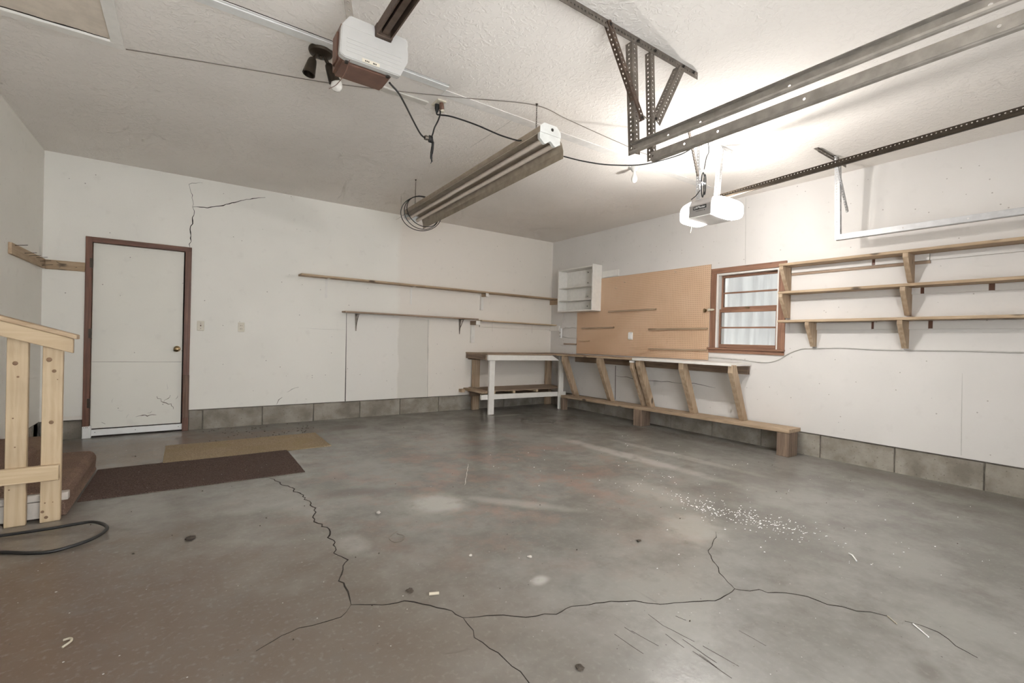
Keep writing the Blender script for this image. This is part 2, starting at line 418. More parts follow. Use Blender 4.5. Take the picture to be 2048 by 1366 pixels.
def angle(name, A, B, w1, w2, size, mat, parent=None, pitch=.025, hole=.0055, t=.003, size2=None):
    A = Vector(A); B = Vector(B); d = B-A; L = d.length; mb = MB()
    mb.add(*perfv(A, d, w1, L, size, t, pitch, hole)); mb.add(*perfv(A, d, w2, L, size2 or size, t, pitch, hole))
    return mb.build(name, mat, parent)
def ribbon(name, prof, t, y0, y1, mat, parent=None, dx=0.0, dz=0.0, **k):
    """thin sheet of profile points (x,z), thickness t, extruded along y with a drift dx, dz at the far end"""
    P = [Vector(p) for p in prof]; off = []
    for i, p in enumerate(P):
        d = (P[min(i+1, len(P)-1)]-P[max(i-1, 0)]).normalized(); off.append(Vector((-d[1], d[0]))*t)
    ring = P + [p+o for p, o in reversed(list(zip(P, off)))]; n = len(ring)
    v = [(q[0], y0, q[1]) for q in ring] + [(q[0]+dx, y1, q[1]+dz) for q in ring]; m = len(P)
    f = [(j, (j+1) % n, n+(j+1) % n, n+j) for j in range(n)]
    for j in range(m-1):
        q = (j, j+1, n-2-j, n-1-j); f.append(q); f.append(tuple(i+n for i in reversed(q)))
    return build(name, v, f, mat, parent, **k)
def struct(o): o['kind'] = 'structure'; return o

# ------------------------------------------------------------------ floor, ceiling, walls
floor = struct(box('floor', XL-.3, .3, YF, .3, -.15, 0, M_FLOOR, bev=0, origin=(0, 0, 0)))
ceiling = struct(box('ceiling', XL-.3, .3, YF, .3, H, H+.15, M_CEIL, bev=0, origin=(0, 0, 0)))
DX0, DX1, DH = -6.227, -5.329, 2.085
ZB = .235
poly = [(XL-.2, ZB), (DX0, ZB), (DX0, DH), (DX1, DH), (DX1, ZB), (.0, ZB), (.0, H), (XL-.2, H)]
wall_back = struct(prism('wall_back', poly, 'y', 0, .16, M_BACK, origin=(0, 0, 0)))
mb = MB(); WY0, WY1, WZ0, WZ1 = -3.175, -3.925, 1.10, 2.015
mb.box(0, .16, YF, WY1, .24, H); mb.box(0, .16, WY1, WY0, .24, WZ0); mb.box(0, .16, WY1, WY0, WZ1, H); mb.box(0, .16, WY0, .16, .24, H)
wall_right = struct(mb.build('wall_right', M_RIGHT, origin=(0, 0, 0)))
wall_left = struct(box('wall_left', XL-.16, XL, YF, .0, .20, H, M_LEFT, bev=0, origin=(0, 0, 0)))
box('corner_leak_block', XL-.3, XL-.012, -.14, .16, -.01, .22, M_BLOCK, wall_left, bev=0)  # solid block added to keep outside light from leaking in at the corner

mb = MB().box(XL, -6.0, YF-.16, YF, 0, H).box(-3.40, -3.02, YF-.16, YF, 0, H).box(-.38, 0, YF-.16, YF, 0, H).box(-6.0, -3.40, YF-.16, YF, 2.30, H).box(-3.02, -.38, YF-.16, YF, 2.15, H)  # open left bay is added so outside daylight fills the room
wall_front = struct(mb.build('wall_front', M_LEFT, origin=(0, 0, 0)))
door_2 = bpy.data.objects.new('door_2', None); COL.objects.link(door_2); door_2.location = (-1.7, YF-.06, 0); WL[door_2.name] = Vector(door_2.location); struct(door_2)
for i in range(4): box('panel', -3.018, -.382, YF-.10, YF-.055, .002+.537*i, .534+.537*i, M_WHITE2, door_2, bev=.004)

def blocks(wall, axis, joints, top, face, sgn):
    first = None
    for a, b in zip(joints[:-1], joints[1:]):
        a2, b2 = a+.0045, b-.0045
        args = (a2, b2, face, face+sgn*.14, -.005, top-.012) if axis == 'x' else (face, face+sgn*.14, a2, b2, -.005, top-.012)
        box('block', *args, M_BLOCK, wall, bev=.004)
    lo, hi = joints[0], joints[-1]
    args = (lo, hi, face+sgn*.012, face+sgn*.15, -.005, top+.01) if axis == 'x' else (face+sgn*.012, face+sgn*.15, lo, hi, -.005, top+.01)
    box('mortar', *args, M_MORTAR, wall, bev=0)
blocks(wall_back, 'x', [DX1, -5.193, -4.577, -3.983, -3.379, -2.801, -2.178, -1.575, -.975, -.37, .0], ZB, .012, 1)
blocks(wall_back, 'x', [XL, DX0], .195, .012, 1)
blocks(wall_right, 'y', [-7.4, -6.78, -6.17, -5.569, -4.979, -4.364, -3.76, -3.16, -2.56, -1.96, -1.36, -.76, -.16, .012], .24, .012, 1)
blocks(wall_left, 'y', [-7.4, -6.8, -6.2, -5.6, -5.0, -4.4, -3.8, -3.2, -2.6, -2.0, -1.4, -.8, -.2, .012], .20, XL-.012, -1)
# drywall edge above the door-side footing
box('drywall_edge', XL, DX0, 0, .1, .195, ZB+.002, M_BACK, wall_back, bev=0)

def seam_v(wall, pts, w, mat=M_CRACK):
    """a crack or open joint: a thin jagged strip lying on a plane; pts are 3D"""
    P = [Vector(p) for p in pts]; v = []; f = []
    return P
def crack(parent, pts, w, normal, jag=.012, step=.03, mat=M_CRACK, name='crack', taper=True):
    nrm = Vector(normal); P = []
    pts = [Vector(p) for p in pts]
    for a, b in zip(pts[:-1], pts[1:]):
        L = (b-a).length; k = max(1, int(L/step)); d = (b-a).normalized(); s = d.cross(nrm)
        for i in range(k): P.append(a + (b-a)*(i/k) + s*(random.uniform(-jag, jag) if i else 0))
    P.append(pts[-1]); n = len(P); v = []; f = []
    for i, p in enumerate(P):
        d = (P[min(i+1, n-1)]-P[max(i-1, 0)]).normalized(); s = d.cross(nrm)
        ww = w*random.uniform(.45, 1.2)/2*(1 if not taper else min(1, .35+min(i, n-1-i)*.25))
        v += [p + s*ww + nrm*.0005, p - s*ww + nrm*.0005, p + s*ww + nrm*.0015, p - s*ww + nrm*.0015]
    for i in range(n-1):
        a = i*4; b = a+4
        f += [(a+2, a+3, b+3, b+2), (a, b, b+1, a+1), (a, a+2, b+2, b), (a+1, b+1, b+3, a+3)]
    f += [(0, 1, 3, 2), (n*4-4, n*4-2, n*4-1, n*4-3)]
    return build(name, v, f, mat, parent)
UP = (0, 0, 1)
def fl(pts): return [(x, y, 0) for x, y in pts]
crack(floor, fl([(-4.805, -2.393), (-4.768, -2.515), (-4.754, -2.619), (-4.697, -2.731), (-4.707, -2.827), (-4.66, -2.939), (-4.675, -3.031), (-4.65, -3.085), (-4.664, -3.171), (-4.644, -3.237), (-4.659, -3.315), (-4.695, -3.393), (-4.69, -3.505), (-4.653, -3.63), (-4.689, -3.744), (-4.669, -3.795), (-4.683, -3.886), (-4.708, -3.952), (-4.685, -4.011), (-4.666, -4.066), (-4.704, -4.115), (-4.732, -4.195), (-4.76, -4.251), (-4.749, -4.311), (-4.748, -4.362), (-4.757, -4.42), (-4.766, -4.472)]), .007, UP)
crack(floor, fl([(-4.766, -4.472), (-4.71, -4.508), (-4.657, -4.544), (-4.566, -4.564), (-4.509, -4.631), (-4.471, -4.685), (-4.428, -4.741), (-4.427, -4.77), (-4.412, -4.807)]), .006, UP, .006)
crack(floor, fl([(-4.412, -4.807), (-4.417, -4.851), (-4.418, -4.901), (-4.437, -4.939), (-4.425, -4.982), (-4.421, -5.024), (-4.407, -5.061), (-4.406, -5.114), (-4.405, -5.146), (-4.395, -5.182), (-4.402, -5.24), (-4.42, -5.4)]), .005, UP, .005)
crack(floor, fl([(-4.766, -4.472), (-4.797, -4.514), (-4.824, -4.538), (-4.877, -4.538), (-4.933, -4.535), (-4.981, -4.524), (-5.043, -4.539), (-5.104, -4.569), (-5.133, -4.584)]), .003, UP, .005)
crack(floor, fl([(-4.412, -4.807), (-4.359, -4.834), (-4.294, -4.862), (-4.237, -4.905), (-4.194, -4.942), (-4.114, -4.965), (-4.074, -4.994), (-3.98, -4.985), (-3.91, -5.017), (-3.807, -5.049), (-3.714, -5.103), (-3.678, -5.149), (-3.639, -5.182), (-3.544, -5.226), (-3.464, -5.266), (-3.408, -5.297), (-3.301, -5.298), (-3.235, -5.289)]), .0042, UP, .005)
crack(floor, fl([(-3.235, -5.289), (-3.203, -5.237), (-3.153, -5.163), (-3.106, -5.131), (-3.041, -5.052), (-2.972, -4.989), (-2.87, -4.952), (-2.74, -4.896), (-2.695, -4.866)]), .0035, UP, .006)
crack(floor, fl([(-3.235, -5.289), (-3.192, -5.339), (-3.139, -5.355), (-3.134, -5.392), (-3.065, -5.436), (-3.011, -5.507), (-3.005, -5.588), (-2.968, -5.627), (-2.951, -5.679), (-2.907, -5.714), (-2.882, -5.767)]), .0045, UP, .005)
crack(floor, fl([(-2.862, -5.82), (-2.842, -5.869), (-2.841, -5.922), (-2.898, -5.985), (-2.921, -6.05)]), .003, UP, .006)
M_SCR = flat('scratch_dark', (.12, .105, .095), .9, spec=.1)
for a, b in [((-3.746, -5.203), (-3.758, -5.285)), ((-3.758, -5.285), (-3.74, -5.415)), ((-3.766, -5.381), (-3.778, -5.53)), ((-3.794, -5.444), (-3.805, -5.602)), ((-3.966, -5.216), (-3.962, -5.353)), ((-3.795, -5.325), (-3.804, -5.415)), ((-3.526, -5.472), (-3.529, -5.58)), ((-3.658, -5.273), (-3.647, -5.315)), ((-3.789, -5.469), (-3.803, -5.564)), ((-3.893, -5.238), (-3.878, -5.356)), ((-3.735, -5.448), (-3.727, -5.583)), ((-3.899, -5.208), (-3.898, -5.259))]:
    crack(floor, fl([a, b]), .0028, UP, .002, .04, mat=M_SCR, name='scratch')
for a, b, w in (((-3.25, -2.80), (-3.57, -3.31), .006),):
    crack(floor, fl([a, b]), w, UP, .004, .05, mat=M_STONE, name='scratch')
BK = (0, -1, 0); RT = (-1, 0, 0); DN = (0, 0, -1)
def bw(pts): return [(x, 0, z) for x, z in pts]
def rw(pts): return [(0, y, z) for y, z in pts]
crack(wall_back, bw([(-5.348, 2.09), (-5.346, 2.257), (-5.317, 2.461), (-5.332, 2.549)]), .010, BK, .012)
crack(wall_back, bw([(-5.332, 2.549), (-5.19, 2.565), (-5.068, 2.609), (-4.918, 2.679), (-4.738, 2.76), (-4.6, 2.80)]), .009, BK, .006)
crack(wall_back, bw([(-5.332, 2.549), (-5.335, 2.685), (-5.37, 2.80), (-5.243, 2.845)]), .004, BK, .012)
crack(wall_back, bw([(-3.593, 1.43), (-3.582, .235)]), .012, BK, .001, .2, name='seam', taper=False)
crack(wall_back, bw([(-2.393, 1.40), (-2.373, .235)]), .004, BK, .002, .2, name='seam', taper=False, mat=M_WIRE)
crack(wall_back, bw([(-4.20, 1.21), (-3.60, 1.205)]), .003, BK, .003, .1, name='seam', mat=M_CABLE)
crack(wall_back, bw([(-4.42, .245), (-4.40, .30), (-4.36, .33)]), .008, BK, .004)
crack(wall_back, bw([(-4.31, .39), (-4.22, .44), (-4.17, .45)]), .006, BK, .006)
crack(wall_right, rw([(-3.515, 2.87), (-3.53, 2.09)]), .005, RT, .001, .3, name='seam', mat=M_CABLE, taper=False)
crack(wall_right, rw([(-5.42, .95), (-5.43, .26)]), .004, RT, .001, .3, name='seam', mat=M_CABLE, taper=False)
crack(wall_right, rw([(-1.56, .775), (-1.57, .255)]), .012, RT, .001, .3, name='seam', taper=False)
crack(wall_right, rw([(-1.57, .62), (-2.2, .60), (-2.9, .63), (-3.2, .60)]), .006, RT, .01, .1, name='seam')
crack(ceiling, [(-3.259, -3.38, H), (-3.259, -2.70, H)], .006, DN, .001, .3, name='seam', mat=M_CABLE)

# ceiling seam tape / moulding running across the room
trim_1 = struct(MB().box(-6.0, -3.895, -3.52, -3.458, H-.010, H).box(-6.0, -3.90, -3.535, -3.522, H-.004, H).build('trim_1', M_STRIP))
crack(ceiling, [(-6.0, -3.545, H), (-3.895, -3.535, H)], .006, DN, .001, .4, name='seam')
trim_2 = struct(box('trim_2', -3.89, -.6, -3.46, -3.37, H-.004, H, flat('ceiling_tape_white', (.72, .70, .67), .7), bev=0))
trim_3 = struct(box('trim_3', -4.35, -3.92, -3.245, -3.19, H-.014, H, flat('ceiling_raceway', (.58, .55, .50), .6), bev=.004))

# ------------------------------------------------------------------ door in the back wall
door = bpy.data.objects.new('door_1', None); COL.objects.link(door); door.location = (-5.778, 0, 0); WL[door.name] = Vector(door.location); struct(door)
box('casing', DX0, -6.176, -.016, .10, .10, DH, wood('trim', 'z'), door)
box('casing', -5.388, DX1, -.016, .10, .0, DH-.05, wood('trim', 'z'), door)
box('casing', -6.176, DX1, -.016, .10, 2.034, DH, wood('trim', 'x'), door)
leaf = box('leaf', -6.172, -5.400, .030, .075, .075, 2.030, M_DOOR, door, bev=.002)
box('door_light_stop', DX0, DX1, .02, .16, -.01, .09, M_DARK, door, bev=0)  # dark block added to stop outside light coming in under the door
box('door_backing', DX0, DX1, .10, .16, .09, DH, M_DARK, door, bev=0)  # dark panel added behind the leaf to shut out outside light
box('door_gap', -5.402, -5.386, .05, .09, .05, 2.03, M_DARK, door, bev=0)
crack(leaf, [(-6.165, .030, .789), (-5.405, .030, .783)], .004, BK, .001, .2, name='panel_joint', mat=M_WIRE, taper=False)
for pts, w in (([(-5.62, .030, .40), (-5.56, .030, .33), (-5.49, .030, .31), (-5.47, .030, .25)], .010), ([(-5.56, .030, .33), (-5.52, .030, .37), (-5.50, .030, .41)], .006), ([(-5.80, .030, .185), (-5.72, .030, .20), (-5.62, .030, .195)], .010), ([(-5.88, .030, .18), (-5.86, .030, .22)], .005), ([(-6.08, .030, .15), (-6.05, .030, .13)], .008), ([(-5.95, .030, .27), (-5.90, .030, .265)], .005), ([(-5.53, .030, .47), (-5.53, .030, .54)], .005), ([(-5.70, .030, .22), (-5.66, .030, .24)], .006), ([(-6.0, .030, .35), (-5.99, .030, .40)], .004), ([(-5.45, .030, .36), (-5.43, .030, .40)], .006)):
    crack(leaf, pts, w, BK, .012, .02, name='scuff', mat=M_CABLE if w < .006 else M_WIRE)
kn = lathe('knob', [(.034, 0), (.034, .004), (.014, .008), (.012, .03), (.024, .036), (.031, .048), (.029, .058), (.014, .066)], (-5.447, .030, .93), (0, -1, 0), M_BRASS, door)
for z in (1.814, 1.085, .362):
    h = MB(); h.box(-6.192, -6.172, -.019, -.015, z-.048, z+.048); h.add(*lathev([(.006, -.05), (.006, .05)], (-6.172, -.016, z), (0, 0, 1), 10))
    h.build('hinge', M_BRONZE, door)
sw = box('sweep_strip', -6.165, -5.372, .012, .034, .015, .08, M_WHITE2, door)
for x in (-6.13, -5.80, -5.42): lathe('screw', [(.004, 0), (.003, .002)], (x, .012, .05), (0, -1, 0), M_BRONZE, sw, 8)
wp = box('jamb_patch', -6.226, -6.158, -.030, .02, 0, .123, M_WHITE2, door)
for x in (-6.212, -6.196, -6.184): lathe('screw', [(.004, 0), (.003, .002)], (x, -.030, .113), (0, -1, 0), M_BRONZE, wp, 8)
box('jamb_repair', -5.384, -5.327, -.024, -.0165, .15, .635, wood('rot', 'z'), door)

# ------------------------------------------------------------------ window in the right wall
win = bpy.data.objects.new('window_1', None); COL.objects.link(win); win.location = (0, -3.55, 1.04); WL[win.name] = Vector(win.location); struct(win)
CT = wood('trim', 'z'); CTy = wood('trim', 'y')
M_WIN = wood('window', 'z') if False else None
def winwood(axis):
    m = wood('trim', axis).copy(); m.name = 'window_wood_'+axis; return m
WW = {}
for ax in 'yz':
    WOODK = ((.20, .10, .062), (.31, .165, .105))
    m, nt, b = new_mat('window_wood_'+ax)
    v = coords(nt, {'y': (16, 1.2, 16), 'z': (16, 16, 1.2)}[ax], rnd=True); n1 = nz(nt, v, 1.6, 6, .6, 1.5)
    c = mixc(nt, ramp(nt, n1, .3, .7), *WOODK)
    c = mixc(nt, ramp(nt, nz(nt, coords(nt, rnd=True), 7, 5), .60, .72, 0, .6), c, (.09, .05, .035))
    lk(nt, c, b, 'Base Color'); b.inputs['Roughness'].default_value = .6; bump(nt, b, n1, .2, .004); WW[ax] = m
box('casing', -.018, 0.0, -3.109, -3.178, 1.085, 2.072, WW['z'], win)
box('casing', -.018, 0.0, -3.922, -3.997, 1.085, 2.072, WW['z'], win)
box('casing', -.020, 0.0, -3.109, -4.0, 2.010, 2.074, WW['y'], win)
box('stool', -.035, .06, -3.085, -4.0, 1.078, 1.100, WW['y'], win)
box('apron', -.016, 0.0, -3.095, -3.995, 1.036, 1.078, WW['y'], win)
mb = MB().box(.0, .155, -3.176, -3.20, 1.10, 2.012).box(.0, .155, -3.90, -3.924, 1.10, 2.012).box(.0, .155, -3.20, -3.90, 1.988, 2.012).box(.06, .155, -3.20, -3.90, 1.10, 1.115)
mb.build('jamb', M_WHITE, win)
def sash(nm, x, z0, z1, mid, yA, yB):
    s = box(nm, x, x+.035, yA, yA-.055, z0, z1, WW['z'], win)
    box('stile', x, x+.035, yB+.055, yB, z0, z1, WW['z'], s)
    box('rail', x, x+.035, yA-.055, yB+.055, z1-.04, z1, WW['y'], s)
    box('rail', x, x+.035, yA-.055, yB+.055, z0, z0+.045, WW['y'], s)
    box('muntin', x+.006, x+.03, yA-.055, yB+.055, mid-.009, mid+.009, WW['y'], s)
    for a, b in ((z0+.045, mid-.009), (mid+.009, z1-.04)):
        box('pane', x+.015, x+.019, yA-.055, yB+.055, a, b, M_GLASS, s, bev=0)
    return s
sash('upper_sash', .075, 1.555, 2.000, 1.773, -3.165, -3.935)
sash('lower_sash', .035, 1.100, 1.572, 1.347, -3.160, -3.930)
lk_ = MB().box(.028, .045, -3.52, -3.57, 1.572, 1.584).box(.032, .042, -3.535, -3.555, 1.584, 1.594)
lk_.build('sash_lock', M_BRASS, win)
lt = lathe('window_latch', [(.018, -.012), (.020, .0), (.018, .012)], (-.050, -3.06, 1.560), (0, 1, .15), M_BRASS, None, 14)
tag(lt, 'brass and cream knob latch on the left window casing', 'latch')
lathe('latch_ball', [(.012, -.014), (.018, -.006), (.018, .006), (.010, .015)], (-.040, -3.105, 1.567), (0, -1, 0), M_CREAM, lt, 14)
lathe('latch_pin', [(.009, -.03), (.014, -.012), (.013, .010), (.007, .028)], (-.034, -3.145, 1.567), (0, -1, 0), M_CREAM, lt, 14)
box('latch_plate', -.030, -.018, -3.02, -3.05, 1.535, 1.585, M_BRASS, lt, bev=.004)
# white sheet hanging outside the glass
v = []; f = []; n = 60
for i in range(n+1):
    y = -3.02-1.06*i/n
    dx = .185 + .007*math.sin(i*.55)+.005*math.sin(i*1.31+1)
    v += [(dx, y, .95), (dx+.003*math.sin(i), y, 2.16)]
for i in range(n): f += [(i*2, i*2+2, i*2+3, i*2+1)]
sh = build('window_sheet', v, f, M_SHEET, None, smooth=True); tag(sh, 'white plastic sheet hanging in folds behind the window glass', 'curtain')

# ------------------------------------------------------------------ switches and outlets
def plate(name, label, cat, c, axis, kind, w=.068, h=.11):
    t = thing(name, label, cat, c); x, y, z = c
    if axis == 'y':
        box('cover_plate', x-w/2, x+w/2, y-.007, y, z-h/2, z+h/2, M_CREAM, t, bev=.003)
        Q = lambda a0, a1, d0, d1, b0, b1: (x+a0, x+a1, y-d1, y-d0, z+b0, z+b1)
    else:
        box('cover_plate', x-.007, x, y-w/2, y+w/2, z-h/2, z+h/2, M_WHITE2, t, bev=.003)
        Q = lambda a0, a1, d0, d1, b0, b1: (x-d1, x-d0, y+a0, y+a1, z+b0, z+b1)
    if kind == 'switch':
        box('toggle', *Q(-.005, .005, .007, .02, -.005, .012), M_BROWNMETAL, t)
        for s in (-.03, .03): box('screw', *Q(-.003, .003, .007, .009, s-.003, s+.003), M_BRONZE, t, bev=.001)
    elif kind == 'outlet':
        for s in (-.02, .02):
            r = box('receptacle', *Q(-.017, .017, .007, .010, s-.014, s+.014), M_CREAM, t, bev=.004)
            for a in (-.007, .007): box('slot', *Q(a-.0018, a+.0018, .010, .0105, s-.006, s+.006), M_DARK, r, bev=0)
    elif kind == 'box':
        box('cover', *Q(-.028, .028, .007, .03, -.045, .045), M_WHITE2, t, bev=.004)
    return t
plate('light_switch', 'cream light switch plate beside the white door', 'switch', (-5.231, 0, 1.199), 'y', 'switch')
plate('wall_outlet', 'cream double outlet plate right of the light switch', 'outlet', (-4.825, 0, 1.198), 'y', 'outlet')
plate('outlet_cover', 'white outlet cover box on the tan pegboard', 'outlet', (-.012, -1.85, 1.23), 'x', 'box', .08, .112)

# ------------------------------------------------------------------ nail boards by the door
nb = thing('nail_board', 'wooden nail board on the left wall near the corner', 'board', (XL+.011, -.54, 1.76))
box('board', XL, XL+.022, -1.075, -.001, 1.722, 1.815, wood('board', 'y'), nb)
for y, z in ((-1.0, 1.80), (-.72, 1.775), (-.58, 1.77), (-.34, 1.785), (-.2, 1.77), (-.12, 1.74)):
    tube('nail', [(XL+.02, y, z), (XL+.10, y-.01, z+.012)], .0022, M_BRONZE, nb, 6, 1)
nb = thing('nail_board', 'short wooden nail board between corner and door casing', 'board', (-6.385, -.011, 1.76))
box('board', XL+.023, DX0-.001, -.022, 0, 1.718, 1.810, wood('board', 'x'), nb)
for x, z in ((-6.49, 1.80), (-6.42, 1.745), (-6.30, 1.755)):
    tube('nail', [(x, -.02, z), (x+.02, -.08, z-.004)], .0022, M_BRONZE, nb, 6, 1)
tube('bent_nail', [(-6.44, -.02, 1.795), (-6.40, -.06, 1.775), (-6.36, -.065, 1.775)], .0022, M_BRONZE, nb, 6, 3)

# ------------------------------------------------------------------ shelves on the back wall
sh = thing('wall_shelf', 'long upper plank shelf on the back wall', 'shelf', (-2.1, 0, 1.87))
v = [(-4.205, 0, 1.872), (-.02, 0, 1.852), (-.02, -.19, 1.848), (-4.205, -.19, 1.868)]; v += [(a, b, c+.024) for a, b, c in v]
build('plank', v, [(3, 2, 1, 0), (4, 5, 6, 7), (0, 1, 5, 4), (1, 2, 6, 5), (2, 3, 7, 6), (3, 0, 4, 7)], wood('board', 'x'), sh, bev=.002)
for x, zt in ((-3.862, 1.866), (-2.676, 1.860)):
    b = MB(); b.add(*perfv((x-.012, -.004, zt), (0, 0, -1), (1, 0, 0), .25, .026, .003, .05, .004)); b.add(*perfv((x-.012, 0, zt-.004), (0, -1, 0), (1, 0, 0), .16, .026, .003, .05, .004))
    b.build('bracket', M_WHITE, sh)
bk = MB().box(-1.50, -1.455, -.045, 0, 1.59, 1.855); bk.build('bracket_upright', M_WHITE, sh, bev=.002)
box('bracket_arm', -1.50, -1.455, -.185, -.045, 1.80, 1.8545, wood('board', 'y'), sh)
box('arm_end', -1.505, -1.45, -.195, -.186, 1.800, 1.852, M_WHITE, sh)
box('corner_cleat', -.045, 0, -.30, -.001, 1.765, 1.846, wood('board', 'y'), sh)

sh = thing('wall_shelf', 'lower plank shelf on the back wall, left length', 'shelf', (-2.65, 0, 1.43))
v = [(-3.655, 0, 1.437), (-1.62, 0, 1.428), (-1.62, -.185, 1.424), (-3.655, -.185, 1.433)]; v += [(a, b, c+.02) for a, b, c in v]
build('plank', v, [(3, 2, 1, 0), (4, 5, 6, 7), (0, 1, 5, 4), (1, 2, 6, 5), (2, 3, 7, 6), (3, 0, 4, 7)], wood('ply', 'x'), sh, bev=.002)
for x in (-3.462, -1.857):
    p = [(x-.018, 0, 1.43), (x+.018, 0, 1.43), (x+.006, 0, 1.195), (x-.006, 0, 1.195), (x-.018, -.012, 1.43), (x+.018, -.012, 1.43), (x+.006, -.005, 1.195), (x-.006, -.005, 1.195)]
    m = MB().add(p, [(0, 1, 2, 3), (7, 6, 5, 4), (0, 4, 5, 1), (1, 5, 6, 2), (2, 6, 7, 3), (3, 7, 4, 0)])
    m.add([(x-.012, 0, 1.428), (x+.012, 0, 1.428), (x+.008, -.16, 1.422), (x-.008, -.16, 1.422), (x-.012, 0, 1.42), (x+.012, 0, 1.42), (x+.008, -.16, 1.418), (x-.008, -.16, 1.418)], [(0, 1, 2, 3), (7, 6, 5, 4), (0, 4, 5, 1), (1, 5, 6, 2), (2, 6, 7, 3), (3, 7, 4, 0)])
    m.add([(x-.002, -.004, 1.26), (x+.002, -.004, 1.26), (x+.002, -.13, 1.42), (x-.002, -.13, 1.42), (x-.002, -.004, 1.28), (x+.002, -.004, 1.28), (x+.002, -.115, 1.42), (x-.002, -.115, 1.42)], [(0, 1, 2, 3), (7, 6, 5, 4), (0, 4, 5, 1), (1, 5, 6, 2), (2, 6, 7, 3), (3, 7, 4, 0)])
    m.build('bracket', M_STEEL, sh)
sh = thing('wall_shelf', 'lower shelf beside the corner, on a white wooden bracket', 'shelf', (-.85, 0, 1.39))
v = [(-1.56, 0, 1.412), (-.02, 0, 1.395), (-.02, -.185, 1.392), (-1.56, -.185, 1.409)]; v += [(a, b, c+.018) for a, b, c in v]
build('plank', v, [(3, 2, 1, 0), (4, 5, 6, 7), (0, 1, 5, 4), (1, 2, 6, 5), (2, 3, 7, 6), (3, 0, 4, 7)], wood('pale', 'x'), sh, bev=.002)
box('ledger', -1.50, -.02, -.02, 0, 1.32, 1.394, M_BACK, sh)
box('bracket_upright', -1.665, -1.60, -.038, 0, 1.065, 1.345, M_WHITE, sh)
box('bracket_arm', -1.67, -1.60, -.185, -.002, 1.346, 1.409, wood('ply', 'y'), sh)
box('arm_end', -1.672, -1.598, -.197, -.186, 1.345, 1.412, M_WHITE, sh)
box('corner_cleat', -.04, 0, -.26, -.001, 1.30, 1.39, M_WHITE, sh)
for x in (-1.35, -.55): tube('string', [(x, -.16, 1.405), (x, -.162, 1.25)], .0012, M_CABLE, sh, 5, 1)

# ------------------------------------------------------------------ cubby cabinet on the right wall
cb = thing('cubby_cabinet', 'white open cubby cabinet on the right wall by the corner', 'cabinet', (0, -.8, 1.62))
y0, y1, d = -.395, -1.205, -.20
box('side_panel', d, 0, y0, y0-.02, 1.615, 2.325, M_WHITE, cb)
box('side_panel', d, 0, y1, y1-.02, 1.615, 2.345, M_WHITE, cb)
box('top_panel', d, 0, y0-.02, y1, 2.305, 2.325, M_WHITE, cb)
box('bottom_panel', d, 0, y0-.02, y1, 1.615, 1.637, M_WHITE, cb)
box('back_panel', -.012, -.001, y0-.02, y1, 1.637, 2.305, M_WHITE, cb)
for z in (2.018, 1.802): box('shelf', d+.01, -.012, y0-.02, y1, z-.012, z, M_WHITE, cb)
for z in (2.25, 2.08, 1.86, 1.70): box('shelf_pin', -.03, -.013, -.93, -.94, z, z+.012, M_BRONZE, cb)

# things around the corner on the right wall
st = thing('power_strip', 'small white outlet strip hanging by a cord under the cubby cabinet', 'power strip', (0, -.29, 1.18))
box('body', -.035, -.003, -.27, -.315, 1.175, 1.345, M_WHITE2, st, bev=.004)
tube('cord', [(-.015, -.37, 1.61), (-.015, -.335, 1.50), (-.018, -.30, 1.38), (-.018, -.295, 1.34)], .004, M_CABLE, st)
box('slot', -.036, -.0345, -.285, -.30, 1.20, 1.215, M_DARK, st, bev=0)
box('slot', -.036, -.0345, -.285, -.30, 1.26, 1.275, M_DARK, st, bev=0)
tag(tube('wall_wire', [(-.006, -.35, 1.35), (-.006, -.42, 1.362), (-.006, -.5, 1.35), (-.006, -.58, 1.365), (-.006, -.66, 1.345)], .003, M_CABLE), 'loose thin wire stapled beside the pegboard edge', 'wire')
tag(tube('wall_wire', [(-.006, -.33, 1.20), (-.006, -.45, 1.185), (-.006, -.58, 1.18), (-.006, -.68, 1.182)], .0025, M_CABLE), 'thin wire running from the outlet strip to the pegboard', 'wire')
tag(box('wall_strip', -.02, 0, -.372, -.690, 1.068, 1.09, wood('ply', 'y')), 'short wooden strip on white wall left of the pegboard', 'strip')
tag(box('backing_board', -.012, 0, -1.24, -1.58, 2.142, 2.24, M_WHITE), 'white board scrap above the pegboard top edge', 'board')

# ------------------------------------------------------------------ pegboard
peg = thing('pegboard', 'large tan pegboard panel between the cubby and the window', 'pegboard', (0, -1.9, .93))
v = [(y, z) for y, z in ((-.695, .925), (-3.095, .940), (-3.103, 2.137), (-1.228, 2.130), (-1.228, 1.61), (-.690, 1.61))]
prism('panel', v, 'x', -.0115, -.0055, M_PEG, peg)
box('batten', -.005, -.001, -.72, -3.08, 1.5, 1.56, wood('dark', 'y'), peg, bev=0)
for ya, za, yb, zb in ((-1.41, 1.599, -2.299, 1.607), (-.826, 1.342, -1.528, 1.356), (-2.18, 1.326, -3.088, 1.335), (-2.189, 1.051, -3.087, 1.062), (-.762, 1.141, -1.009, 1.139)):
    th = .022 if zb > 1.2 else .018
    if ya == -.762: th = .01
    m = (ya+yb)/2
    beam('ledge_strip', (-.027, ya, za), (-.027, yb, zb), .028, th, wood('aged' if th > .012 else 'pale', 'y'), peg, bev=.003)
for y, z in ((-1.72, 2.03), (-1.55, 1.95), (-2.6, 2.09)):
    tube('peg_hook', [(-.012, y, z), (-.04, y, z-.004), (-.045, y, z+.02)], .002, M_CREAM, peg, 6, 4)

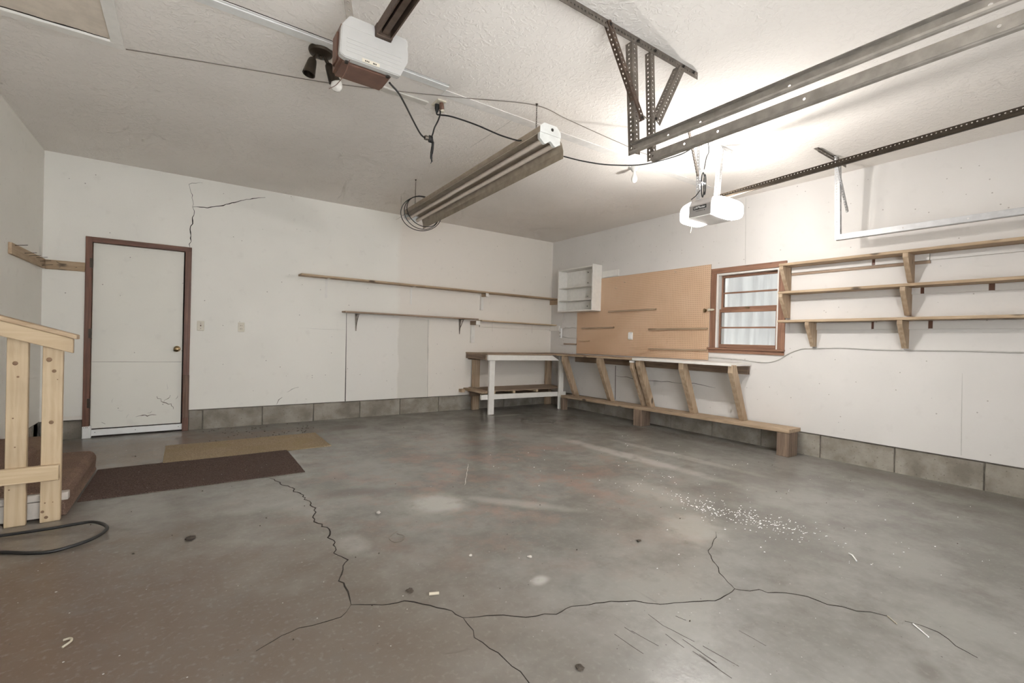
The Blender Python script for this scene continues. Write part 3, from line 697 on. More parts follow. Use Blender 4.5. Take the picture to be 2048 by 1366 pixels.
# ------------------------------------------------------------------ three shelves on the right wall
def right_shelf(label, zL, zR, kindled, brackets, ledger, rail):
    t = thing('wall_shelf', label, 'shelf', (0, -5.0, zL), 'plank shelves on the right wall')
    yA, yB = -4.003, -6.25
    zz = lambda y: zL + (zR-zL)*(y-yA)/(-5.78-yA)
    v = [(0, yA, zL), (-.20, yA, zL), (-.20, yB, zz(yB)), (0, yB, zz(yB))]; v = [(a, b, c-.025) for a, b, c in v] + v
    build('plank', v, [(3, 2, 1, 0), (4, 5, 6, 7), (0, 1, 5, 4), (1, 2, 6, 5), (2, 3, 7, 6), (3, 0, 4, 7)], wood(kindled, 'y'), t, bev=.002)
    for y in brackets:
        z = zz(y)-.0255
        prism('bracket', [(0, z), (-.195, z), (-.195, z-.035), (-.05, z-.25), (0, z-.25)], 'y', y-.02, y+.02, wood('aged', 'z'), t, bev=.002)
    for a, b in ledger:
        box('ledger', -.019, 0, a, b, zz(a)-.10 if zL < 1.5 else zz(a)-.085, zz(a)-.0262, M_RIGHT, t, bev=.002)
    for (a0, b0), (a1, b1) in zip(ledger[:-1], ledger[1:]):
        if abs(a1-b0) > .004: box('joint_block', -.012, -.001, b0, a1, zz(b0)-.095 if zL < 1.5 else zz(b0)-.08, zz(b0)-.027, wood('trim', 'z'), t, bev=0)
    if rail: box('wood_rail', -.015, 0, *rail, zz(rail[0])-.112, zz(rail[0])-.0865, wood('ply', 'y'), t)
    return t
right_shelf('top one of the three long plank shelves right of the window', 2.015, 2.015, 'board', (-4.025, -5.068), ((-4.05, -4.77), (-4.795, -5.19), (-5.194, -6.25)), (-4.05, -5.195))
right_shelf('middle one of the three long plank shelves right of the window', 1.720, 1.718, 'board', (-4.025, -5.055), ((-4.05, -5.135), (-5.16, -5.565), (-5.60, -6.25)), None)
right_shelf('bottom one of the three long plank shelves right of the window', 1.415, 1.428, 'board', (-4.29, -5.042), ((-4.05, -4.78), (-4.80, -5.195), (-5.225, -6.25)), None)

# cable along the right wall
tag(tube('wall_cable', [(-.006, -3.10, .976), (-.006, -3.473, .969), (-.006, -3.783, .949), (-.006, -3.93, .986), (-.006, -4.049, 1.065), (-.006, -4.165, 1.114), (-.006, -4.261, 1.123), (-.006, -4.504, 1.137), (-.006, -4.647, 1.135), (-.006, -4.782, 1.13), (-.006, -5.034, 1.131), (-.006, -5.417, 1.139), (-.006, -5.8, 1.139), (-.006, -6.5, 1.135)], .006, M_CABLE), 'grey cable stapled along the right wall under the shelves', 'cable')

# ------------------------------------------------------------------ right-hand workbench
rb = thing('workbench', 'long narrow wall bench on slanted struts under the pegboard', 'workbench', (-.22, -2.2, .27))
def slab(name, x0, x1, ya, za, yb, zb, t, mat, par):
    v = [(x0, ya, za-t), (x1, ya, za-t), (x1, yb, zb-t), (x0, yb, zb-t), (x0, ya, za), (x1, ya, za), (x1, yb, zb), (x0, yb, zb)]
    return build(name, v, [(0, 3, 2, 1), (4, 5, 6, 7), (0, 1, 5, 4), (1, 2, 6, 5), (2, 3, 7, 6), (3, 0, 4, 7)], mat, par, bev=.002)
slab('top_board', -.435, -.013, -.66, .908, -2.262, .918, .020, wood('aged', 'y'), rb)
slab('top_board', -.445, -.013, -2.255, .926, -3.64, .932, .030, M_WHITE, rb)
slab('wall_ledger', -.042, -.001, -.70, .882, -3.62, .895, .095, wood('dark', 'y'), rb)
slab('base_plank', -.295, -.045, -.66, .236, -4.20, .286, .038, wood('aged', 'y'), rb)
ztop = lambda y: .886+(-y-.66)*.006
zbase = lambda y: .236+(-y-.66)/3.54*.05
for y, w in ((-.83, .065), (-1.605, .065), (-2.225, .045), (-2.335, .07), (-2.995, .068), (-3.625, .055)):
    yc = y; zt = ztop(y) + (.009 if y < -2.26 else 0); zb_ = zbase(y)
    if y == -2.225: zt -= .02
    prism('strut', [(-.425, zt), (-.345, zt), (-.075, zb_+.001), (-.165, zb_+.001), (-.425, zt-.085)], 'y', yc-w/2, yc+w/2, wood('aged', 'z'), rb, bev=.003)
box('spacer', -.435, -.35, -2.20, -2.25, .862, .888, M_WHITE, rb)
for ya, yb, xx in ((-2.185, -2.32, -.305), (-4.075, -4.197, -.29)):
    box('foot_block', xx, xx+.19, ya, yb, 0, zbase(ya)-.0385, wood('dark', 'z'), rb, bev=.003)
box('foot_block', -.30, -.20, -.668, -.72, 0, .197, wood('dark', 'z'), rb, bev=.003)

# ------------------------------------------------------------------ back workbench
bb = thing('workbench', 'square corner workbench with white apron and lower platform', 'workbench', (-1.0, -.3, 0))
prism('top_board', [(-1.735, 0), (-.002, 0), (-.002, -.655), (-.43, -.655), (-1.715, -.615)], 'z', .895, .912, wood('ply', 'x'), bb, bev=.002)
prism('front_apron', [(-1.712, .815), (-.33, .804), (-.48, .888), (-1.714, .894)], 'y', -.638, -.60, M_WHITE, bb, bev=.002)
box('side_rail', -1.735, -1.70, -.598, -.01, .82, .8945, wood('dark', 'y'), bb)
box('inner_joist', -1.62, -1.58, -.595, -.09, .81, .8945, wood('dark', 'y'), bb)
box('wall_rail', -1.695, -.01, -.04, -.001, .80, .8945, wood('dark', 'x'), bb)
box('leg', -1.655, -1.562, -.599, -.56, 0, .814, M_WHITE, bb, bev=.003)
box('leg', -.285, -.195, -.599, -.56, .0, .893, M_WHITE, bb, bev=.003)
box('leg', -1.64, -1.515, -.088, -.042, 0, .8, wood('aged', 'z'), bb, bev=.003)
box('leg', -.15, -.03, -.088, -.042, 0, .8, wood('aged', 'z'), bb, bev=.003)
slab_pts = [(-1.765, .222), (-.10, .205), (-.10, .278), (-1.765, .300)]
prism('lower_apron', slab_pts, 'y', -.559, -.52, M_WHITE, bb, bev=.002)
for x in (-1.52, -1.15, -.70): box('platform_joist', x-.03, x+.01, -.55, -.10, .300, .338, wood('pale', 'y'), bb)
prism('platform_board', [(-1.60, -.02), (-.06, -.02), (-.16, -.57), (-1.56, -.57)], 'z', .339, .352, wood('ply', 'x'), bb, bev=.001)
box('edge_plank', -1.775, -1.685, -.60, -.02, .318, .352, wood('aged', 'y'), bb)
box('edge_plank', -1.68, -1.61, -.545, -.02, .325, .360, wood('ply', 'y'), bb)
box('cross_beam', -1.70, -.10, -.10, -.09, .22, .30, wood('dark', 'x'), bb)
for y in (-.5, -.16): box('side_bearer', -1.765, -1.60, y-.02, y+.02, .301, .3175, wood('dark', 'x'), bb)
tag(box('lumber_offcut', -1.845, -1.778, -.085, 0.0, .285, .335, wood('aged', 'x')), 'short lumber offcut fixed to the wall beside the corner workbench', 'lumber')

# ------------------------------------------------------------------ floor mats
def mat_obj(name, label, x0, x1, y0, y1, m):
    nx, ny = 40, 16; v = []; f = []
    for k in (0, 1):
        for j in range(ny+1):
            for i in range(nx+1):
                x = x0+(x1-x0)*i/nx; y = y0+(y1-y0)*j/ny
                e = min(i, nx-i, j, ny-j)
                z = .0005 if k == 0 else .008 + .003*mnoise.noise((x*3, y*3, 0)) - (.002 if e == 0 else 0)
                ex = .004*mnoise.noise((x*9, y*9, 5)); v.append((x+ex, y+ex, z))
    r = (nx+1)*(ny+1)
    for j in range(ny):
        for i in range(nx):
            a = j*(nx+1)+i; q = (a, a+1, a+nx+2, a+nx+1)
            f.append(tuple(reversed(q))); f.append(tuple(t+r for t in q))
    ring = [i for i in range(nx+1)] + [j*(nx+1)+nx for j in range(1, ny+1)] + [ny*(nx+1)+i for i in range(nx-1, -1, -1)] + [j*(nx+1) for j in range(ny-1, 0, -1)]
    for a, b in zip(ring, ring[1:]+ring[:1]): f.append((a, b, b+r, a+r))
    return tag(build(name, v, f, m, None, smooth=True), label, 'mat')
mat_obj('floor_mat', 'tan ribbed floor mat along the back wall by the door', -5.51, -4.13, -1.53, -.79, M_MAT1)
mat_obj('floor_mat', 'dark brown floor mat in front of the carpeted step', -5.925, -4.54, -2.355, -1.50, M_MAT2)

# ------------------------------------------------------------------ carpeted step and handrail
stp = thing('carpeted_steps', 'low carpeted steps behind the pine handrail', 'steps', (-6.25, -2.05, 0))
prof = [(XL+.001, 0), (XL+.001, .30), (-6.23, .30), (-6.205, .275), (-6.20, .16), (-5.985, .155), (-5.955, .14), (-5.94, .10), (-5.945, .02), (-5.935, 0)]
prism('carpet', prof, 'y', -2.60, -1.46, M_CARPET, stp, bev=.006)
M_RISER = flat('scuffed_riser', (.46, .42, .375), .7, 0, .12)
box('riser_board', XL, -5.94, -2.635, -2.602, .112, .152, M_RISER, stp)
box('riser_board', XL, -6.0, -2.635, -2.602, .012, .108, M_RISER, stp)
box('nosing_end', -5.995, -5.925, -2.65, -2.602, .108, .155, M_RISER, stp)
hr = thing('handrail', 'new pine handrail with two posts at the left', 'railing', (-6.2, -2.69, 0))
def sl(z): return lambda x: z - .3175*(x+5.91)
for x0, x1 in ((-6.185, -6.098), (-6.040, -5.953)):
    box('post', x0, x1, -2.69, -2.652, 0, 1.10 if x0 < -6.1 else 1.055, wood('pine', 'z'), hr, bev=.003)
def slope_board(name, x0, x1, zt, th, y0, y1, mat):
    s = lambda x: zt - .3175*(x+5.91)
    v = [(x0, y0, s(x0)-th), (x1, y0, s(x1)-th), (x1, y1, s(x1)-th), (x0, y1, s(x0)-th), (x0, y0, s(x0)), (x1, y0, s(x1)), (x1, y1, s(x1)), (x0, y1, s(x0))]
    return build(name, v, [(0, 3, 2, 1), (4, 5, 6, 7), (0, 1, 5, 4), (1, 2, 6, 5), (2, 3, 7, 6), (3, 0, 4, 7)], mat, hr, bev=.003)
slope_board('top_rail', XL, -5.905, 1.079, .086, -2.73, -2.691, wood('pine', 'x'))
slope_board('cap', XL, -5.888, 1.106, .026, -2.742, -2.645, wood('board', 'x'))
box('cross_board', XL, -5.957, -2.73, -2.691, .251, .338, wood('pale', 'x'), hr, bev=.003)

kd = flat('pine_knot', (.20, .12, .065), .6)
posts = [o for o in hr.children if o.name.startswith('post')]
def knot(par, x, z, r): lathe('knot', [(r, 0), (r*.9, .0008)], (x, -2.69, z), (0, -1, 0), kd, par, 12)
for x, z, r in ((-6.150, .932, .012), (-6.138, .855, .006), (-6.155, .62, .004), (-6.145, .455, .004), (-6.165, .215, .004)): knot(posts[0], x, z, r)
for x, z, r in ((-6.012, .952, .013), (-5.990, .885, .010), (-5.975, .835, .003), (-5.998, .585, .011), (-6.018, .115, .004), (-5.985, .115, .003), (-6.028, .065, .008), (-6.012, .03, .009)): knot(posts[1], x, z, r)

# black cable on the floor
tag(tube('floor_cable', [(-6.52, -2.80, .009), (-6.30, -2.83, .009), (-6.16, -2.845, .012), (-5.98, -2.865, .016), (-5.86, -2.874, .022), (-5.775, -2.90, .026), (-5.705, -3.03, .022), (-5.755, -3.15, .014), (-5.885, -3.215, .009), (-5.98, -3.185, .009), (-6.104, -3.10, .009), (-6.30, -3.02, .009), (-6.52, -2.98, .009)], .0085, M_BLACK, None, 10), 'black cable looped on the floor by the handrail posts', 'cable')

# ------------------------------------------------------------------ attic hatch
ht = thing('attic_hatch', 'attic hatch panel with white frame in the ceiling corner', 'hatch', (-6.0, -3.0, H))
box('frame', XL+.05, -5.705, -2.735, -2.672, H-.018, H, M_WHITE, ht)
box('frame', -5.765, -5.705, -3.55, -2.735, H-.018, H, M_WHITE, ht)
box('panel', XL+.05, -5.765, -3.55, -2.735, H-.004, H, flat('hatch_tan', (.70, .62, .53), .8), ht, bev=0)
crack(ht, [(-6.3, -2.742, H-.004), (-5.775, -2.742, H-.004)], .02, DN, .004, .06, name='gap')
tag(tube('bell_wire', [(-5.70, -2.665, H-.003), (-5.4, -2.77, H-.003), (-5.011, -2.905, H-.004), (-4.575, -3.052, H-.004), (-4.1, -3.27, H-.005), (-3.7, -3.47, H-.004), (-3.27, -3.685, H-.005), (-2.9, -3.66, H-.003), (-2.3, -3.62, H-.003), (-1.833, -3.62, H-.004), (-1.70, -3.9, H-.004)], .0026, M_WIRE, None, 6), 'thin bell wire stapled across the ceiling', 'wire')

# ------------------------------------------------------------------ old white opener
wo = thing('garage_opener', 'old garage door opener with brown body and white cover', 'opener', (-4.6, -3.97, 2.5))
box('body', -4.756, -4.495, -4.055, -3.88, 2.50, 2.70, M_BROWNMETAL, wo, bev=.012, seg=2)
box('side_ridge', -4.765, -4.755, -4.0, -3.92, 2.53, 2.67, M_BROWNMETAL, wo)
cv = [(-4.772, 2.515), (-4.765, 2.655), (-4.735, 2.700), (-4.725, 2.713), (-4.605, 2.713), (-4.598, 2.66), (-4.520, 2.66), (-4.515, 2.713), (-4.435, 2.708), (-4.424, 2.69), (-4.428, 2.652), (-4.422, 2.645), (-4.424, 2.59), (-4.465, 2.502), (-4.75, 2.502)]
prism('cover', cv, 'y', -4.095, -4.056, M_LENS0, wo, bev=.008, seg=2)
for i, z in enumerate((2.535, 2.555, 2.575, 2.595)): box('cover_rib', -4.74, -4.46, -4.097, -4.0945, z, z+.006, M_LENS0, wo, bev=.001)
box('cover_seam', -4.75, -4.61, -4.0965, -4.0945, 2.655, 2.6575, M_CABLE, wo, bev=0)
lb = box('label_strip', -4.665, -4.575, -4.0985, -4.0948, 2.508, 2.526, M_CREAM, wo, bev=.001)
for a in (-4.65, -4.642, -4.634, -4.61, -4.604, -4.597): box('label_mark', a, a+.005, -4.0992, -4.0984, 2.512, 2.519, M_DARK, lb, bev=0)
mb = MB().box(-4.60, -4.592, -6.9, -4.03, 2.662, 2.712).box(-4.528, -4.52, -6.9, -4.03, 2.662, 2.712).box(-4.592, -4.528, -6.9, -4.03, 2.706, 2.712).box(-4.575, -4.545, -6.9, -4.10, 2.672, 2.690)
mb.build('rail', M_RUST, wo)
box('rail_shoe', -4.602, -4.518, -4.12, -4.05, 2.658, 2.716, M_RUST, wo)
mb = MB(); mb.add(*perfv((-4.712, -4.0, 2.70), (-.03, 0, .19), (1, 0, 0), .19, .038, .003, .032, .006)); mb.build('hanger_strap', M_TRACK, wo)
tube('antenna_wire', [(-4.72, -4.08, 2.503), (-4.722, -4.0, 2.47), (-4.735, -3.9, 2.455), (-4.75, -3.80, 2.47)], .0018, M_BROWNMETAL, wo, 6)
for x in (-4.73, -4.52): box('clip', x-.008, x+.008, -4.07, -4.05, 2.492, 2.502, M_DARK, wo)

# ------------------------------------------------------------------ twin floodlight
fd = thing('floodlight', 'bronze twin floodlight fixture on the ceiling', 'floodlight', (-4.71, -3.40, H))
lathe('canopy', [(.070, 0), (.072, .010), (.066, .024), (.045, .034), (.010, .036)], (-4.712, -3.40, H), (0, 0, -1), M_BRONZE, fd)
lathe('finial', [(.010, 0), (.012, .008), (.004, .018)], (-4.712, -3.40, H-.036), (0, 0, -1), M_BRONZE, fd, 12)
def head(B, d, L=.085):
    B = Vector(B); d = Vector(d).normalized()
    return lathe('lamp_head', [(.017, -.008), (.023, 0), (.027, L*.2), (.037, L), (.032, L), (.024, L*.4), (.002, L*.35)], B, d, M_BRONZE, fd, 20)
tube('arm', [(-4.735, -3.40, H-.03), (-4.744, -3.40, H-.050), (-4.756, -3.40, H-.072)], .011, M_BRONZE, fd, 10, 3)
head((-4.758, -3.40, 2.812), (-.22, -.02, -1), .098)
tube('arm', [(-4.69, -3.40, H-.03), (-4.680, -3.40, H-.050), (-4.668, -3.40, H-.070)], .011, M_BRONZE, fd, 10, 3)
head((-4.664, -3.40, 2.812), (.42, .0, -1), .10)
gb = tag(lathe('lamp_globe', [(.004, -.03), (.030, -.028), (.034, -.018), (.035, 0), (.031, .016), (.020, .028), (.004, .033)], (-4.615, -3.40, 2.70), (0, 0, -1), M_BULB, None, 20), 'round white bulb in the right floodlight head', 'bulb')

# ------------------------------------------------------------------ ceiling outlet and cords
co = thing('ceiling_outlet', 'square ceiling outlet with two plugs', 'outlet', (-3.85, -3.27, H))
box('cover_plate', -3.885, -3.815, -3.325, -3.212, H-.012, H, M_CREAM, co, bev=.003)
lathe('plug', [(.016, 0), (.017, .03), (.010, .055), (.006, .06)], (-3.858, -3.255, H-.012), (0, 0, -1), M_BLACK, co, 14)
lathe('plug', [(.014, 0), (.017, .02), (.019, .045), (.008, .062)], (-3.842, -3.295, H-.012), (.1, 0, -1), M_BROWNMETAL, co, 14)
lathe('plug_ring', [(.015, 0), (.017, .006), (.013, .016)], (-3.834, -3.295, H-.060), (.1, 0, -1), M_CREAM, co, 14)
oc = thing('extension_cord', 'black cord knotted between the old opener and ceiling outlet', 'cord', (-3.93, -3.3, 2.6))
tube('cord', [(-4.47, -3.95, 2.53), (-4.38, -3.85, 2.545), (-4.27, -3.68, 2.575), (-4.14, -3.48, 2.60), (-4.03, -3.34, 2.595), (-3.985, -3.31, 2.583), (-3.947, -3.30, 2.584)], .0055, M_BLACK, oc)
tube('cord', [(-3.85, -3.29, 2.822), (-3.852, -3.30, 2.79), (-3.867, -3.30, 2.738), (-3.894, -3.30, 2.679), (-3.912, -3.30, 2.615), (-3.935, -3.30, 2.588)], .0055, M_BLACK, oc)
tube('cord_tail', [(-3.915, -3.30, 2.602), (-3.905, -3.30, 2.565), (-3.908, -3.30, 2.52), (-3.915, -3.30, 2.46), (-3.910, -3.30, 2.43), (-3.918, -3.30, 2.41)], [.007, .010, .011, .009, .006, .003], M_BLACK, oc)
m = MB()
for k in range(4): m.add(*tubev([(-3.935+.007*k+.004*math.cos(a), -3.30+.017*math.cos(a), 2.586+.021*math.sin(a)) for a in [2*math.pi*i/14 for i in range(15)]], .0055, 7, 1))
m.build('knot', M_BLACK, oc, smooth=True)
lathe('socket', [(.015, 0), (.018, .012), (.015, .026)], (-3.972, -3.305, 2.583), (1, 0, .1), M_STEEL, oc, 12)
tag(tube('extension_cord', [(-3.86, -3.25, 2.83), (-3.86, -3.262, 2.80), (-3.845, -3.28, 2.793), (-3.77, -3.33, 2.783), (-3.62, -3.42, 2.735), (-3.47, -3.52, 2.665), (-3.37, -3.60, 2.625), (-3.335, -3.62, 2.625)], .0055, M_BLACK), 'black cord sagging from ceiling outlet to shop light', 'cord')
tag(tube('extension_cord', [(-3.10, -3.60, 2.60), (-2.99, -3.62, 2.605), (-2.75, -3.66, 2.60), (-2.52, -3.74, 2.60), (-2.25, -3.87, 2.63), (-2.0, -4.02, 2.72), (-1.88, -4.09, 2.80), (-1.82, -4.12, 2.82)], .0055, M_BLACK), 'black cord running from shop light toward the lit opener', 'cord')

# ------------------------------------------------------------------ shop light
slt = thing('shop_light', 'long dusty two-tube shop light hanging on chains', 'light', (-3.25, -2.6, 2.6))
NX, NY, NZ = -3.222, -3.82, 2.70; FX, FY, FZ = -3.262, -1.38, 2.60   # channel top centre at both ends
ddx, ddz = FX-NX, FZ-NZ
def pr(pts): return [(NX+a, NZ+b) for a, b in pts]
ring = [(-.095, -.030), (-.060, .0), (.055, .0), (.092, -.035), (.095, -.072), (-.095, -.072)]
v = [(NX+a, NY, NZ+b) for a, b in ring] + [(FX+a, FY, FZ+b) for a, b in ring]; n = 6
build('channel', v, [tuple(range(n)), tuple(range(2*n-1, n-1, -1))]+[(j, (j+1) % n, n+(j+1) % n, n+j) for j in range(n)], M_ENAMEL, slt, bev=.002)
ribbon('reflector', pr([(-.188, -.152), (-.150, -.122), (-.122, -.098), (-.094, -.074), (-.04, -.078), (0, -.088), (.04, -.078), (.094, -.074), (.118, -.100), (.135, -.150), (.137, -.205)]), .002, NY+.012, FY-.012, M_ENAMEL, slt, ddx, ddz)
ring2 = [(a*1.02, b*1.02+.001) for a, b in ring]
prism('end_plate', [(NX+a, NZ+b) for a, b in ring2], 'y', NY-.003, NY, M_ENAMEL_W, slt)
prism('end_plate', [(FX+a, FZ+b) for a, b in ring2], 'y', FY, FY+.003, M_ENAMEL_W, slt)
wav = [(-.098, -.0735), (.093, -.0735), (.093, -.125)] + [(.093-.19*t, -.128 + .014*math.cos(t*4*math.pi) - .006) for t in [i/16 for i in range(1, 16)]] + [(-.098, -.118)]
for X0, Y0, Z0, s in ((NX, NY, NZ, 1), (FX, FY, FZ, -1)):
    prism('socket_plate', [(X0+a, Z0+b) for a, b in wav], 'y', Y0-.002*s, Y0+.025*s, M_ENAMEL_W, slt, bev=.001)
for a in (-.058, .055):
    tube('tube', [(NX+a, NY+.026, NZ-.122), (FX+a, FY-.026, FZ-.122)], .0185, M_TUBE, slt, 16, 1)
lathe('knockout', [(.012, 0), (.011, .002)], (NX+.015, NY-.003, NZ-.033), (0, -1, 0), M_DARK, slt, 12)
def chain(A, B):
    A = Vector(A); B = Vector(B); L = (B-A).length; k = int(L/.016); m = MB()
    for i in range(k):
        c = A+(B-A)*((i+.5)/k); pts = []
        for j in range(9):
            a = 2*math.pi*j/8; o = Vector((math.cos(a)*.0045, 0, math.sin(a)*.010)) if i % 2 else Vector((0, math.cos(a)*.0045, math.sin(a)*.010))
            pts.append(c+o)
        m.add(*tubev(pts, .0016, 5, 1))
    return m.build('chain', M_BRONZE, slt, smooth=True)
chain((-3.262, -3.70, H), (-3.262, -3.70, 2.695)); chain((-3.300, -1.56, H), (-3.300, -1.56, 2.607))
for x, y in ((-3.262, -3.70), (-3.300, -1.56)): lathe('ceiling_hook', [(.010, 0), (.008, .006), (.003, .012)], (x, y, H), (0, 0, -1), M_BRONZE, slt, 10)
cc = MB()
for k in range(3):
    rx, rz = .212+.008*k, .158+.008*k; pts = []
    for i in range(25):
        a = 2*math.pi*i/24
        pts.append((-3.272+.004*k+rx*math.cos(a), -1.72+.03*k+.06*math.cos(a+k), 2.500-.004*k+rz*math.sin(a)))
    cc.add(*tubev(pts, .0042, 7, 3))
tag(cc.build('cord_coil', M_BLACK, None, smooth=True), 'coil of black cord wrapped around far end of shop light', 'cord')

# ------------------------------------------------------------------ bare bulb lampholder
bl = thing('lampholder', 'white ceiling lampholder with an unlit bare bulb', 'lampholder', (-1.72, -3.31, H))
lathe('base', [(.060, 0), (.060, .006), (.035, .020), (.024, .040), (.021, .045)], (-1.72, -3.31, H), (0, 0, -1), M_LENS0, bl)
lathe('bulb', [(.013, 0), (.014, .02), (.024, .045), (.031, .07), (.026, .095), (.010, .108), (.002, .110)], (-1.72, -3.31, H-.045), (0, 0, -1), M_BULB, bl)
box('pull_stub', -1.86, -1.78, -3.32, -3.31, H-.012, H-.004, M_CABLE, bl)

# ------------------------------------------------------------------ centre angle-iron hanger frame
ya = -4.65
hf = thing('hanger_frame', 'dark perforated angle-iron frame bolted to the ceiling', 'bracket', (-3.2, ya, H))
def perf_angle(name, A, B, w1, w2, size, mat, par, **k): return angle(name, A, B, w1, w2, size, mat, par, **k)
perf_angle('ceiling_angle', (-4.9, ya, H-.003), (-2.69, ya, H-.003), (0, 0, -1), (0, 1, 0), .042, M_STEEL, hf)
perf_angle('upright', (-3.318, ya+.004, 2.85), (-3.268, ya+.004, 2.225), (1, 0, 0), (0, 1, 0), .045, M_STEEL, hf)
perf_angle('upright', (-3.158, ya+.004, 2.85), (-3.112, ya+.004, 2.225), (1, 0, 0), (0, 1, 0), .036, M_STEEL, hf)
perf_angle('brace', (-3.525, ya-.005, 2.875), (-3.225, ya-.005, 2.42), (1, 0, .45), (0, 1, 0), .030, M_RUST, hf)
perf_angle('brace', (-2.885, ya-.005, 2.862), (-3.105, ya-.005, 2.46), (1, 0, -.4), (0, 1, 0), .048, M_STEEL, hf)
for x, z in ((-3.275, 2.862), (-3.125, 2.862), (-3.50, 2.865), (-2.85, 2.868), (-2.745, 2.868), (-3.10, 2.47), (-3.225, 2.44)):
    lathe('bolt', [(.009, 0), (.009, .005), (.004, .007), (.004, .011)], (x, ya-.005, z), (0, -1, 0), M_DARK, hf, 6)
tag(tube('s_hook', [(-3.215, -4.66, 2.452), (-3.195, -4.67, 2.437), (-3.175, -4.675, 2.447), (-3.155, -4.675, 2.438), (-3.140, -4.675, 2.455), (-3.148, -4.675, 2.478), (-3.168, -4.675, 2.476)], .004, M_STEEL, None, 8), 'steel S-hook hanging on the angle-iron frame', 'hook')

# ------------------------------------------------------------------ door tracks
def track(label, x, face, mat, holes, z=2.24, y0=-4.652, y1=-7.3):
    """face +1: channel opens to +x, -1: to -x"""
    t = thing('door_track', label, 'track', (x, y0, z))
    L = y0-y1
    m = MB(); m.add(*perfv((x, y0, z-.024), (0, -1, 0), (0, 0, 1), L, .048, .002, hole=.0065, slot=1.0, holes=[y0-h for h in holes]))
    m.build('web', mat, t)
    s = face
    ribbon('lower_lip', [(x+s*.001, z-.024), (x+s*.006, z-.029), (x+s*.022, z-.031), (x+s*.030, z-.026), (x+s*.032, z-.018)], .002*s, y0, y1, mat, t)
    ribbon('upper_lip', [(x+s*.001, z+.024), (x+s*.012, z+.027), (x+s*.026, z+.027)], .002*s, y0, y1, mat, t)
    return t
track('left one of the two parallel centre door tracks', -3.289, -1, M_TRACK, [-4.665, -4.89, -5.078, -5.494, -6.093, -6.5, -7.0])
track('right one of the two parallel centre door tracks', -3.130, 1, M_TRACK, [-4.665, -4.877, -5.074, -5.484, -6.088, -6.5, -7.0])
track('bright galvanised door track along the right wall', -.385, 1, M_GALV, [-4.66, -5.1, -5.5, -6.0, -6.5, -7.0], 2.172, -4.60)
hg = thing('track_hanger', 'white angle hanger holding the right wall door track', 'bracket', (-.4, -4.62, H))
perf_angle('ceiling_angle', (-.86, -4.62, H-.003), (-.26, -4.62, H-.003), (0, 0, -1), (0, 1, 0), .036, M_STEEL, hg)
perf_angle('upright', (-.448, -4.632, 2.85), (-.385, -4.63, 2.150), (1, 0, 0), (0, 1, 0), .040, M_GALV, hg)
perf_angle('brace', (-.565, -4.640, 2.875), (-.258, -4.640, 2.42), (1, 0, .6), (0, 1, 0), .030, M_GALV, hg, size2=.010)

# ------------------------------------------------------------------ lit opener
lo = thing('garage_opener', 'lit grey garage door opener with two glowing lenses', 'opener', (-1.73, -4.15, 2.2))
bx = [(-1.885, 2.205), (-1.885, 2.300), (-1.855, 2.352), (-1.60, 2.352), (-1.575, 2.300), (-1.575, 2.205)]
prism('body', bx, 'y', -4.26, -4.055, M_GREY, lo, bev=.004)
box('bottom_trim', -1.890, -1.570, -4.26, -4.055, 2.196, 2.204, M_WHITE2, lo, bev=.001)
def lens(y0, sgn, depth):
    v = []; f = []; nu, nv = 14, 10; x0, x1, z0, z1 = -1.878, -1.580, 2.190, 2.358
    for j in range(nv+1):
        t = j/nv; k = (1-t**3.2)**(1/2.2) if t < 1 else 0
        y = y0+sgn*depth*t
        for i in range(nu*2):
            a = 2*math.pi*i/(nu*2); ca, sa = math.cos(a), math.sin(a); e = .42
            px = math.copysign(abs(ca)**e, ca); pz = math.copysign(abs(sa)**e, sa)
            zc = (z0+z1)/2 - .028*t
            v.append(((x0+x1)/2+px*(x1-x0)/2*(.35+.65*k), y, zc+pz*(z1-z0)/2*(.12+.88*k)))
    n = nu*2
    for j in range(nv): f += [(j*n+i, j*n+(i+1) % n, (j+1)*n+(i+1) % n, (j+1)*n+i) for i in range(n)]
    f += [tuple(range(n-1, -1, -1)), tuple(nv*n+i for i in range(n))]
    o = build('lens', v, f, M_LIT, lo, smooth=True); o['label'] = 'glowing white lamp lens'; return o
lens(-4.053, 1, .13); lens(-4.262, -1, .14)
for yb in (-3.995, -4.325):
    ld = bpy.data.lights.new('bulb_light', 'POINT'); ld.energy = BULB_WATTS; ld.color = (1.0, .97, .93); ld.shadow_soft_size = .03
    lo_ = bpy.data.objects.new('bulb_light', ld); COL.objects.link(lo_); lo_.parent = lo; lo_.location = Vector((-1.73, yb, 2.27))-wl(lo)
cu_ = bpy.data.curves.new('logo_text', 'FONT'); cu_.body = 'LiftMaster'; cu_.size = .026; cu_.extrude = .0006; cu_.align_x = 'CENTER'; cu_.align_y = 'CENTER'
tmp = bpy.data.objects.new('logo_tmp', cu_); COL.objects.link(tmp)
dg = bpy.context.evaluated_depsgraph_get(); me = bpy.data.meshes.new_from_object(tmp.evaluated_get(dg)); bpy.data.objects.remove(tmp)
